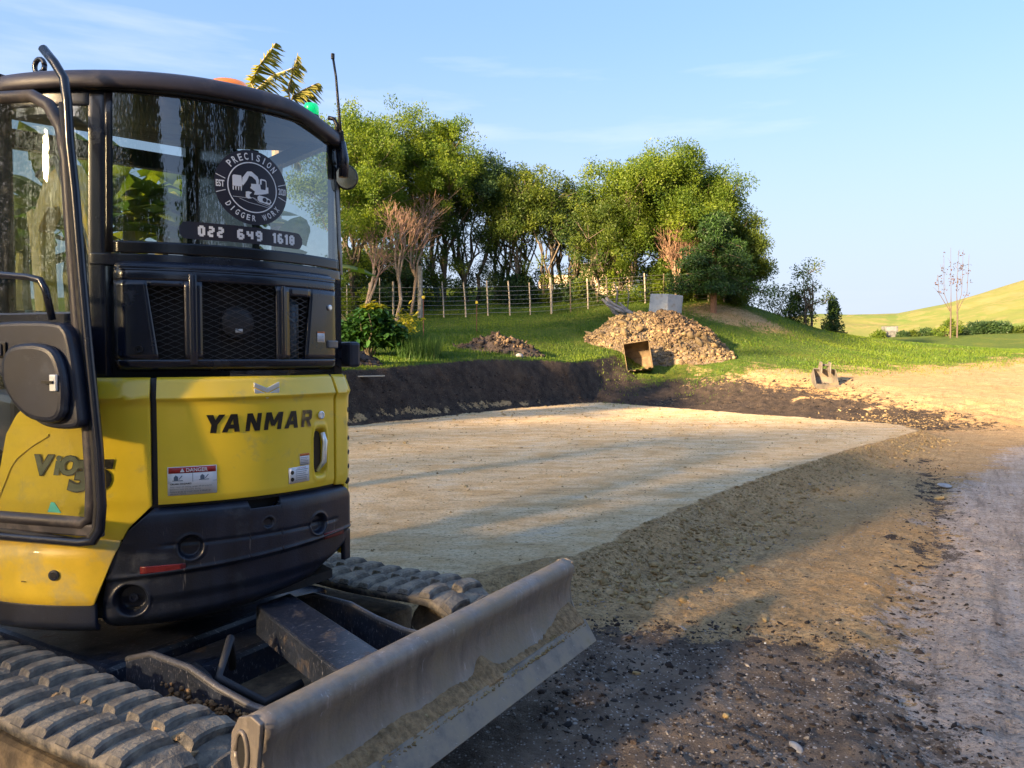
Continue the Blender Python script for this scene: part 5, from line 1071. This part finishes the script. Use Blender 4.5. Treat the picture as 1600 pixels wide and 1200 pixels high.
for px, d, w, ty, m, lb in ((1447, 50, 1.0, 515, LEAF_D, 'small dark bush left of the sapling'), (1480, 48, 1.6, 500, LEAF_Y, 'yellow-green bush round the foot of the sapling'), (1500, 49, 1.1, 514, LEAF_D, 'dark bush just right of the foot of the sapling'), (1372, 50, .9, 520, LEAF_Y, 'low brownish bush left of the pale garden block'), (1410, 50, .8, 522, LEAF_D, 'low green bush right of the pale garden block'), (1425, 50, .8, 523, LEAF_G, 'tiny bush between the pale garden block and the sapling')):
    g = gat(px, d); shrub('bush', lb, g, w, max(.3, topz(ty, d)-g[2]), m, n=40, npc=50, leaf=.12, csz=.20, group='planting along the far edge of the lawn')
g = gat(1389, 50.5); GB2 = PM('dark_weathered_block', (.10, .105, .11), .9, var=.3); t = empty('garden_block', g); tag(t, 'pale weathered garden block standing in the low planting before the hills', 'block')
MB().box(-.42, .42, -.3, .3, 0, .75).build('body', GB2, t, bevel=.03); MB().box(-.36, .30, -.305, -.30, .45, .70).build('panel', PM('pale_panel', (.16, .17, .18), .8), t)
# broad-leaved shrub on the rim, tall grass beside it
def bigleaf(name, parent, C, size, mat, val):
    N = len(C); az_ = RS.uniform(0, 6.28, N); el = RS.normal(-.15, .35, N); d = np.c_[np.cos(az_)*np.cos(el), np.sin(az_)*np.cos(el), np.sin(el)]
    w = np.c_[-np.sin(az_), np.cos(az_), RS.normal(0, .2, N)]; s = size*RS.uniform(.6, 1.25, N)[:, None]; P = np.asarray(C)
    dr = np.c_[np.zeros(N), np.zeros(N), -np.ones(N)]*s*.12
    V = np.stack([P, P+d*s*.35+w*s*.26, P+d*s*.75+w*s*.2+dr*.5, P+d*s+dr*1.6, P+d*s*.75-w*s*.2+dr*.5, P+d*s*.35-w*s*.26], 1).reshape(-1, 3)
    F = np.arange(6*N).reshape(-1, 6); F = np.concatenate([F[:, [0, 1, 2, 3]], F[:, [0, 3, 4, 5]]]); return np_mesh(name, V, F, mat, parent, val=np.r_[val, val])
g = gat(580, 16.2); t = empty('broad_leaved_shrub', g); tag(t, 'broad-leaved green shrub with yellowish top on the edge of the bank', 'shrub'); hs = topz(462, 16.2)-g[2]
N = 2600; u = RS.normal(size=(N, 3)); u /= np.linalg.norm(u, axis=1)[:, None]; q = RS.uniform(.25, 1, N)**.4; lb_ = RS.randint(0, 4, N); ctr = np.array([(-.05, 0, hs*.5), (-.42, 0, hs*.42), (.40, .1, hs*.40), (.05, 0, hs*.70)])[lb_]; rr = np.array([.52, .36, .36, .34])[lb_]
C = ctr+u*q[:, None]*rr[:, None]*np.array([1, 1, hs*.62]); C = C[C[:, 2] > .05]
top = (C[:, 2] > hs*.80)
bigleaf('leaves', t, C[~top], .155, LEAF_S, np.clip(RS.normal(.4, .3, (~top).sum()), 0, 1)); bigleaf('yellow_top_leaves', t, C[top], .14, LEAF_T, RS.uniform(0, 1, top.sum()))
m_ = MB()
for k in range(9): m_.tube(wob((0, 0, -.1), (RS.normal(0, .35), RS.normal(0, .3), hs*.7), 3, .06), [.025, .02, .012, .006], 5)
m_.build('stems', BARK, t)
g = gat(632, 17.5); t = empty('tiny_shrub', g); tag(t, 'small yellow-leaved plant behind the tall grass beside the broad-leaved shrub', 'plant'); bigleaf('leaves', t, RS.normal(0, .16, (160, 3))+np.array([0, .3, topz(502, 17.5)-g[2]]), .12, LEAF_T, RS.uniform(0, 1, 160)); MB().tube([(0, .3, 0), (0, .3, topz(502, 17.5)-g[2])], .012, 5).build('stem', BARK, t)
N = 3800; y = RS.normal(16.6, .28, N); x = (RS.uniform(622, 684, N)-800)/1200.*y; P = np.c_[x, y, terr(x, y)-.02]
tag(blades(P, RS.uniform(.30, .58, N), .006*np.ones(N), RS.uniform(0, .35, N), leaf_mat('tall_grass', (.03, .08, .018), (.09, .17, .03), .3), 'tall_grass', lean=.55), kind='stuff')
N = 2600; y = RS.uniform(17.0, 22.5, N); x = (RS.uniform(560, 1010, N)-800)/1200.*y; k = masks(x, y)[2] > .8; x, y = x[k], y[k]; P = np.c_[x, y, terr(x, y)-.02]
tag(blades(P, RS.uniform(.08, .20, len(x)), .005*np.ones(len(x)), RS.uniform(0, 1, len(x)), GRASSM, 'grass_tufts', lean=.7), kind='stuff')

# banana plants and a palm behind the excavator
def banana(label, loc, h, n, s, group=None):
    t = empty('banana_plant', loc); tag(t, label, 'banana plant', group)
    MB().tube(wob((0, 0, -.2), (0, 0, h*.62), 4, .01), [.14, .13, .12, .10, .06], 10).build('trunk', PM('banana_trunk', (.22, .20, .08), .8, var=.4, vs=5), t)
    for k in range(n):
        a = 6.28*k/n+RS.normal(0, .3); el = RS.uniform(.3, 1.25); L_ = s*RS.uniform(.75, 1.15); V = []; F = []; ns_ = 14; wd = L_*.15
        p = np.array([0, 0, h*.6+RS.uniform(-.3, .1)]); di = np.array([math.cos(a)*math.cos(el), math.sin(a)*math.cos(el), math.sin(el)]); side_ = np.array([-math.sin(a), math.cos(a), 0])
        for i in range(ns_):
            q = i/(ns_-1); w = wd*math.sin(math.pi*min(1, .06+q*.94))**.6*(0.15 if q < .12 else 1); tear = .85+.3*RS.uniform()
            V += [tuple(p+side_*w*tear+np.array([0, 0, -w*.35])), tuple(p), tuple(p-side_*w*tear+np.array([0, 0, -w*.35]))]
            p = p+di*L_/ns_; di = di+np.array([0, 0, -.085-.05*q]); di /= np.linalg.norm(di)
        F = [(3*i+j, 3*i+j+1, 3*i+3+j+1, 3*i+3+j) for i in range(ns_-1) for j in (0, 1) if RS.uniform() > .12 or i > 10]
        o = np_mesh('leaf', V, F, LEAF_B, t, smooth=True, val=np.clip(RS.normal(.35+.5*(el < .5), .2)+np.zeros(len(F))+RS.normal(0, .1, len(F)), 0, 1))
    return t
for px, d, ty, n, s, lb in ((205, 11.0, 170, 17, 1.6, 'banana plant seen through the left of the rear window'), (262, 12.0, 190, 17, 1.7, 'banana plant seen through the rear window left of the round badge'), (120, 10.0, 165, 15, 1.5, 'banana plant seen through the quarter window'), (330, 12.5, 250, 9, 1.8, 'banana plant behind the badge on the rear window'), (450, 12.6, 340, 9, 1.5, 'short banana plant seen low through the right of the rear window'), (40, 9.5, 210, 10, 1.8, 'banana plant seen through the opened cab door')):
    g = gat(px, d); banana(lb, g, (topz(ty, d)-g[2])*1.0, n, s, 'banana plants behind the excavator')
g = gat(435, 13.4); t = empty('palm_tree', g); tag(t, 'palm with ragged yellow-green fronds rising above the cab roof', 'palm tree'); hp = topz(170, 13.4)-g[2]
MB().tube(wob((0, 0, -.3), (0, 0, hp), 6, .008), [.12, .11, .1, .1, .1, .1, .09], 10).build('trunk', BARKP, t)
def frond(pts, w, mat):
    """pts: midrib points; leaflets hang from both sides"""
    P = [np.array(p, float) for p in pts]; V = []; F = []; mr = MB().tube(pts, list(np.linspace(.018, .006, len(pts))), 5).build('midrib', BARKP, t)
    N = 46
    for i in range(N):
        q = .12+.88*i/(N-1); k = q*(len(P)-1); j = min(int(k), len(P)-2); p = P[j]+(P[j+1]-P[j])*(k-j); tg = (P[j+1]-P[j]); tg /= np.linalg.norm(tg)
        for s_ in (-1, 1):
            if RS.uniform() < .14: continue
            sd_ = np.cross(tg, [0, 0, 1])*s_; sd_ /= np.linalg.norm(sd_)+1e-6; l = w*(math.sin(math.pi*(.12+.80*q))**.7)*RS.uniform(.7, 1.1); e = sd_*.55+tg*.55+np.array([0, 0, -.75*RS.uniform(.6, 1.1)]); e /= np.linalg.norm(e)
            b = len(V); wv = tg*.019; V += [tuple(p-wv), tuple(p+wv), tuple(p+e*l*.6+wv), tuple(p+e*l)]; F.append((b, b+1, b+2, b+3))
    np_mesh('leaflets', V, F, mat, mr, val=RS.uniform(0, 1, len(F)))
PALML = leaf_mat('palm_leaflets', (.09, .11, .02), (.24, .22, .06), .45)
c0 = np.array([0, 0, hp]); A_ = lambda px, py, d=13.4: tuple(np.array(at(px, py, d))-np.array(g))
for pts in ([A_(412, 172), A_(392, 128, 13.2), A_(408, 98, 13.0), A_(430, 68, 12.9)], [A_(415, 175), A_(400, 140), A_(425, 118), A_(470, 102, 13.2)], [A_(455, 170), A_(450, 140), A_(458, 112), A_(465, 88)], [A_(450, 172), A_(458, 150), A_(475, 140), A_(496, 130)], [A_(440, 180), A_(420, 190, 14), A_(380, 215, 14.3)], [A_(450, 185), A_(440, 210, 14), A_(470, 260, 14.4)]):
    frond(pts, .42, PALML)

# trees behind and to the left of the photographer: they shade the ground in view and show in the glass
def shade_tree(label, x, y, h, w, c0=.10, n=150, mat=LEAF_D, group='tall trees around the photographer', leaf=.38, drop=1.):
    z = hz(x, y); t = empty('shade_tree', (x, y, z)); tag(t, label, 'tree', group)
    MB().tube(wob((0, 0, -.3), (0, 0, h*.9), 5, .01), [.028*h, .025*h, .02*h, .015*h, .01*h, .03], 8).build('trunk', BARK, t)
    C = []; S = []
    for i in range(n):
        q = RS.uniform(c0, 1); a = RS.uniform(0, 6.28); r = w/2*(1-.75*max(0, (q-.35)/.65)**1.6)*math.sqrt(RS.uniform(.1, 1)); C.append((math.cos(a)*r, math.sin(a)*r, q*h)); S.append(w*.13*RS.uniform(.6, 1.2))
    leafcloud('crown', C, S, 60, leaf, leaf*.45, mat, t, base=.3, flat=drop); return t
SHADE = []
sx_, sy_ = -SUN_DIR.x, -SUN_DIR.y; tE = math.tan(SUN_EL)
for i, xq in enumerate(np.arange(-11, 20, 3.4)):
    yq = 15-.52*xq
    for t_, dx in ((25, 0), (32, 1.7)): SHADE.append((xq+dx-t_*sx_, yq-.52*dx-t_*sy_, t_*tE+.1+.5*RS.uniform(-1, 1), 6.4, 270, .124, .06))
for xq, yq, zt in ((-11, 27, 4.5), (-7, 27, 4.8), (-3.5, 27, 4.8), (0, 27, 4.4), (2.6, 26, 3.6)): SHADE.append((xq-28*sx_, yq-28*sy_, zt+28*tE, 5.5, 200, .21, .25))
for xq, yq in ((6, 29), (9, 30), (12, 31)): SHADE.append((xq-45*sx_, yq-45*sy_, 3.6+45*tE, 4.2, 90, .30, .80))
# shade trees: (x, y, height, width)
SHL = 'tall tree behind and to the left of the photographer, outside the picture'
for x, y, h, w, n, lf, c0 in SHADE: shade_tree(SHL, x, y, h-hz(x, y), w, n=n, leaf=lf, c0=c0)
for x, y, h, w in ((11.4, -2.4, 9.5, 3.6), (9.6, -5.6, 11, 4.4), (6.4, -8.4, 12, 4.6), (.4, -10.4, 10, 4.5)): shade_tree('tall dark drooping tree behind and to the right of the photographer, outside the picture', x, y, h, w, c0=.05, n=220, leaf=.30, drop=1.9)
# ---------------------------------------------------------------- fence
fe = empty('farm_fence', (0, 28.5, hz(0, 28.5))); tag(fe, 'post and wire farm fence with grey battens in front of the tree row', 'fence'); fo = Vector(fe.location)
FP = [(520, 26.2, 1.25, .05, 0), (543, 26.3, 1.2, .05, 0), (578, 26.5, 1.25, .07, .0), (594, 26.5, 1.45, .035, 0), (615, 26.8, 1.30, .07, 0), (657, 27.0, 1.85, .17, 0), (693, 27.3, 1.32, .05, -.03), (727, 27.5, 1.30, .055, -.04), (762, 27.8, 1.32, .055, -.02), (796, 28.0, 1.30, .055, -.03), (828, 28.2, 1.22, .05, -.02), (861, 28.4, 1.38, .085, -.02), (891, 28.7, 1.25, .05, -.01), (918, 29.0, 1.20, .055, -.02), (948, 29.2, 1.2, .05, -.02), (1007, 29.6, 1.2, .055, -.02), (1036, 29.8, 1.15, .05, 0), (1059, 30.0, 1.2, .06, 0), (1082, 30.2, 1.15, .055, 0), (1106, 30.3, 1.1, .05, 0), (1130, 30.5, 1.1, .05, 0), (1155, 30.7, 1.1, .06, 0)]
wires = [[] for _ in range(7)]
for px, d, hh, w, ln in FP:
    g = gat(px, d); b = Vector(g)-fo; nmp = 'post' if w > .065 else 'batten'
    m_ = MB().tube([b+Vector((-ln, 0, -.15)), b+Vector((0, 0, hh*.5)), b+Vector((ln*1.5, .01, hh))], [w*.55, w*.52, w*.5], 7)
    m_.build(nmp, POSTM if px not in (891, 948, 1036) else BARK, fe)
    for k in range(7): wires[k].append(b+Vector((0, -w*.5-.01, .16+.155*k)))
for k in range(7): MB().tube(wires[k], .006, 4).build('wire', WIRE, fe)
for px, d, py0, py1, lb in ((662, 20.5, 515, 466, 'thin rusty electric fence standard with yellow cap before the thick post'), (745, 23.5, 508, 474, 'thin electric fence standard with yellow cap above the small soil heap')):
    g = gat(px, d); t = empty('fence_standard', g); tag(t, lb, 'fence standard', 'electric fence standards'); hh = topz(py1, d)-g[2]
    MB().tube([(0, 0, 0), (0, 0, hh)], .013, 6).build('rod', PM('rusty_rod', (.16, .06, .04), .8), t); MB().box(-.04, .04, -.03, .03, hh-.02, hh+.06).build('cap', PM('yellow_plastic_cap', (.75, .55, .04), .5), t, bevel=.01)
# ---------------------------------------------------------------- pale house behind the trees
g = Vector(at(935, 470, 46)); g.z = hz(g.x, 46)-.2; t = empty('house', g); tag(t, 'pale cream house wall with low roof glimpsed behind the tree row', 'house'); hh = topz(414, 46)-g.z
CRM = PM('cream_wall', (.50, .37, .29), .8, var=.05); 
hw = MB().box(-1.0, 1.9, 0, 5, 0, hh); hw.build('wall', CRM, t); MB().box(-3.4, -1.0, .4, 5, 0, hh*.80).build('wall', CRM, t)
MB().add([(-1.25, -.3, hh), (2.1, -.3, hh), (2.1, 5.3, hh), (-1.25, 5.3, hh), (.4, 2.5, hh+.5)], [(0, 1, 4), (1, 2, 4), (2, 3, 4), (3, 0, 4), (3, 2, 1, 0)]).build('roof', PM('roof_tin', (.35, .30, .28), .6), t)
for x0, x1 in ((-2.9, -2.0), (-.9, -.62)):
    wn = MB().box(x0, x1, (.36 if x0 < -1 else -.04), (.41 if x0 < -1 else 0.01), .9, hh*.62).build('window', PM('pale_frame', (.6, .6, .6), .6), t); MB().box(x0+.08, x1-.08, (.34 if x0 < -1 else -.06), (.355 if x0 < -1 else -.045), 1.0, hh*.60).build('pane', PM('window_glass', (.10, .14, .18), .1), wn)
# ---------------------------------------------------------------- heaps
def heap(name, label, cx, cy, peaks, mat, cl, ncl, s0, cat='soil heap', R=3.4, groups=()):
    z0 = hz(cx, cy); t = empty(name, (cx, cy, z0)); tag(t, label, cat)
    n_ = 90; xs = np.linspace(-R, R, n_); X, Y = np.meshgrid(xs, xs*.7)
    def hf(X, Y):
        Z = np.full(X.shape, -1.)
        for (px_, py_, ph, pr) in peaks:
            rr = np.hypot(X-px_, (Y-py_)*1.25)/pr; Z = np.maximum(Z, ph*.90*(1-rr**1.2))
        Z = Z+.30*fbm(X+cx, Y+cy, 1.3, 4, 201)*np.clip(Z+.3, 0, 1)+.16*fbm(X+cx, Y+cy, 4.5, 3, 205)*np.clip(Z+.2, 0, .6)
        return Z
    Z = hf(X, Y); base = terr(X+cx, Y+cy)-z0; Zz = np.where(Z > 0, base+Z, base-.12+np.maximum(Z, -.5))
    V = np.c_[X.ravel(), Y.ravel(), Zz.ravel()]; I = np.arange(n_-1)[:, None]*n_+np.arange(n_-1)[None]; F = np.stack([I, I+1, I+n_+1, I+n_], -1).reshape(-1, 4)
    keep = (Z.ravel()[F] > -.15).any(1); np_mesh('mound', V, F[keep], mat, t, smooth=True)
    for cm, m_, (xa, xb, za, zb), fr in cl:
        x = RS.uniform(xa, xb, int(ncl*fr)); y = RS.uniform(-R*.7, R*.5, len(x)); z = hf(x, y); k = (z > za) & (z < zb); x, y, z = x[k], y[k], z[k]
        s = np.clip(RS.lognormal(math.log(s0), .65, len(x)), s0*.35, s0*4)*(2.4 if cm == 'lumps' else 1); zz = terr(x+cx, y+cy)-z0+z+s*.15
        Vv, Ff = rocks(np.c_[x, y, zz], s, flat=.85, jit=.5); tag(np_mesh(cm, Vv, Ff, m_, t, val=np.repeat(RS.uniform(0, 1, len(x)), 20)), kind='stuff')
    return t
SPM = PM('spoil_earth', (.15, .115, .08), .95, var=.4, vs=3, bump=.8, bs=12); DSM = PM('dark_heap_soil', (.045, .033, .028), .95, var=.4, vs=5, bump=.8, bs=20)
BCL = lvmat('brown_clod', (.065, .046, .03), (.21, .15, .095))
c_ = gat(1028, 23.5)
heap('spoil_heap', 'large heap of sandy lumps and dark topsoil dumped at the head of the site', c_[0], 23.5, [(.28, .3, 1.25, 2.0), (-.85, -.1, .90, 1.5), (1.0, -.6, .62, 1.15), (-1.3, -.2, .55, 1.0)], SPM,
     [('sandy_clods', SPOIL, (-3, .15, .02, .95), .62), ('sandy_clods', SPOIL, (.1, 2.2, .02, .48), .40), ('dark_clods', BCL, (-.25, 2.4, .42, 2.), 1.5), ('crumbs', BCL, (-3, 3, .0, .4), .35), ('lumps', SPOIL, (-2.2, 1.6, .05, .8), .03)], 17000, .019, R=3.2)
c_ = gat(782, 19.5)
heap('soil_heap', 'low heap of dark topsoil with sunlit crest on the lawn above the bank', c_[0], 19.5, [(-.15, 0, .46, .85), (.35, .1, .40, .8), (-.55, 0, .22, .6)], DSM, [('dark_clods', DCLOD, (-1.5, 1.5, 0, 1), 1), ('brown_clods', BCL, (-.1, 1., .2, 1), .8)], 1800, .02, R=1.35)
c_ = gat(556, 14.6)
heap('soil_heap', 'little dark soil pile beside the cab on the grass edge', c_[0], 14.6, [(0, 0, .30, .5)], DSM, [('dark_clods', DCLOD, (-1, 1, 0, 1), 1)], 500, .022, R=.9)
g = gat(567, 13.75); tag(MB().box(-.38, .38, -.05, .05, 0, .022).xf(lambda x, y, z: (g[0]+x, g[1]+y+.1*x, g[2]+.10+z+.02*x)).build('board', PM('sawn_timber', (.40, .38, .33), .8), None, bevel=.003), 'narrow grey board lying on the grass edge beside the cab', 'board')
def stone(label, px, py, s, mat, flat=.7, z=None, cat='stone', name='stone', grp=None):
    d = H*1200./(py-555) if z is None else z; x = (px-800)/1200.*d; Vv, Ff = rocks(np.array([(x, d, hz(x, d)+s*.25)]), np.array([s]), flat=flat, jit=.18)
    o = mk(name, Vv, Ff, mat, None, smooth=False); sb = o.modifiers.new('s', 'SUBSURF'); sb.levels = sb.render_levels = 2; tag(o, label, cat, grp); return o
GST = PM('grey_stone', (.30, .30, .31), .85, var=.3, vs=18, bump=.5, bs=40); YST = PM('clay_clod', (.36, .26, .12), .95, var=.3, vs=20, bump=.8, bs=60); BST = PM('brown_clod_skin', (.20, .13, .07), .95, var=.3, vs=20, bump=.8, bs=60)
stone('rounded grey stone at the left foot of the dark topsoil heap', 812, 0, .17, GST, .8, z=18.6)
stone('flat grey stone lying alone beside the wheel track', 1480, 762, .085, GST, .42); stone('brown clod below the flat grey stone', 1472, 780, .05, YST, .6, cat='clod', name='clod')
for px, py, s, m, lb in ((1173, 914, .030, BST, 'round brown clod alone on the pale strip right of the rolled clods'), (1200, 977, .030, YST, 'tan clod right of the little cluster of stones'), (1152, 968, .022, BST, 'brown clod at the top of the little cluster of stones'), (1155, 988, .021, YST, 'pale cream clod in the middle of the little cluster of stones'), (1172, 990, .024, BST, 'dark brown clod at the right of the little cluster of stones'), (1146, 1002, .018, BST, 'small dark clod at the foot of the little cluster of stones'), (998, 1064, .020, YST, 'single tan clod on the dark ground below the blade corner'), (1252, 1186, .026, GST, 'oval grey pebble near the bottom edge of the picture'), (1140, 1130, .024, YST, 'long tan clod in the dark gravel above the oval pebble'), (1201, 1015, .009, WHT, 'tiny white chip of stone right of the clod cluster')):
    stone(lb, px, py, s, m, cat='clod' if m in (BST, YST) else 'stone', name='clod' if m in (BST, YST) else 'stone')
# ---------------------------------------------------------------- concrete block, dead wood
g = gat(1038, 25.6); t = Vector(g); 
b_ = MB().add([(-.62, -.05, -.1), (.02, -.42, -.1), (.50, .0, -.1), (-.15, .4, -.1), (-.50, -.08, 1.24), (.02, -.40, 1.21), (.62, .0, 1.18), (.08, .36, 1.21)], [(3, 2, 1, 0), (4, 5, 6, 7), (0, 1, 5, 4), (1, 2, 6, 5), (2, 3, 7, 6), (3, 0, 4, 7)]).xf(lambda x, y, z: (x+g[0], y+g[1], z+g[2]))
tag(b_.build('concrete_block', CONC, None, bevel=.02), 'large pale grey concrete block tilted behind the spoil heap', 'concrete block')
g = gat(972, 27.0)
for i, (x0, x1, l, z1, r, lb) in enumerate(((-.55, .10, .3, .05, .085, 'thick grey dead branch lowest in the pile'), (-.70, -.15, .1, .1, .07, 'grey dead branch at the left edge of the pile'), (-.45, .25, -.1, .12, .06, 'slim dead branch crossing the middle of the pile'), (-.15, .42, -.2, .08, .05, 'slim forked dead branch at the right of the pile'), (-.62, -.05, -.3, .2, .055, 'split grey branch on top of the pile'))):
    p0 = (g[0]+x0, g[1]+l, g[2]+.80-.07*i); p1 = (g[0]+x1, g[1]+l-.5, g[2]+z1); pts = wob(p0, p1, 4, .02); m_ = MB().tube(pts, [r*.6, r*.8, r, r*1.05, r*.9], 7)
    if i in (3, 0): m_.tube([pts[2], (pts[2][0]+.05, pts[2][1], pts[2][2]+.55), (pts[2][0]-.05, pts[2][1], pts[2][2]+.85)], [r*.5, r*.35, .012], 6)
    tag(m_.build('dead_branch', LOGM, None, smooth=True), lb+' beside the concrete block', 'branch', 'dead branches piled beside the concrete block')
# ---------------------------------------------------------------- the two loose buckets
BKM = PM('rusty_bucket_steel', (.12, .085, .05), .75, .1, var=.35, vs=6, dust=.4, dcol=(.20, .145, .08), ds=5, bump=.3); BIN = PM('bucket_inside', (.10, .075, .045), .8, var=.3, dust=.3, dcol=(.25, .18, .09))
def bucket(label, loc, rot, w, prof, teeth, mat, ear):
    """prof: side outline (y,z) from the top lip round the back to the cutting lip"""
    t = empty('digger_bucket', loc); t.rotation_euler = rot; tag(t, label, 'bucket', 'digger buckets lying on the ground')
    V = []; n_ = len(prof)
    for x in (-w/2, w/2): V += [(x, y, z) for y, z in prof]
    mk('shell', V, [(i, i+1, n_+i+1, n_+i) for i in range(n_-1)], mat, t, solid=.018)
    for x in (-w/2-.012, w/2): MB().prism(prof, lambda y, z, q: (q, y, z), x, x+.014).build('side_plate', mat, t)
    y1, z1 = prof[-1]; y0, z0 = prof[-2]; l = math.hypot(y1-y0, z1-z0); dy, dz = (y1-y0)/l, (z1-z0)/l
    if teeth:
        for k in range(teeth):
            x = -w/2+w*(k+.5)/teeth; MB().add([(x-.05, y1-dy*.02, z1+.02), (x+.05, y1-dy*.02, z1+.02), (x+.05, y1-dy*.02, z1-.03), (x-.05, y1-dy*.02, z1-.03), (x-.03, y1+dy*.13, z1+dz*.13), (x+.03, y1+dy*.13, z1+dz*.13)], [(0, 1, 5, 4), (3, 2, 1, 0), (4, 5, 2, 3), (0, 4, 3), (1, 2, 5)]).build('tooth', mat, t)
    else: MB().box(-w/2-.01, w/2+.01, y1-.01, y1+.02, z1-.03, z1+.09).build('cutting_lip', mat, t)
    yt, zt = prof[ear]
    for x in (-w*.2, w*.2): MB().prism([(yt-.16, zt-.05), (yt+.16, zt-.05), (yt+.10, zt+.17), (yt-.06, zt+.19)], lambda y, z, q: (q, y, z), x-.014, x+.014).build('hanger_ear', mat, t)
    MB().tube([(-w*.26, yt+.03, zt+.10), (w*.26, yt+.03, zt+.10)], .028, 10).build('pin', mat, t)
    return t
g = gat(1000, 21.7)
bucket('rusty toothed bucket standing with its opening forward against the spoil heap', (g[0], g[1], g[2]+.05), (rad(-10), rad(-9), rad(-8)), .70, [(-.30, .76), (-.02, .80), (.25, .69), (.38, .43), (.32, .14), (.12, .0), (-.33, -.02)], 4, BKM, 1)
g = gat(1288, 18.9)
bucket('small flat-lipped grey bucket lying on the dug-over soil', (g[0], g[1], g[2]+.05), (rad(18), rad(3), rad(-6)), .52, [(.16, .34), (.23, .25), (.23, .11), (.12, .0), (-.14, -.02), (-.34, .03)], 0, PM('scoured_bucket_steel', (.12, .11, .10), .6, .2, var=.3, dust=.35, dcol=(.2, .15, .09)), 0)
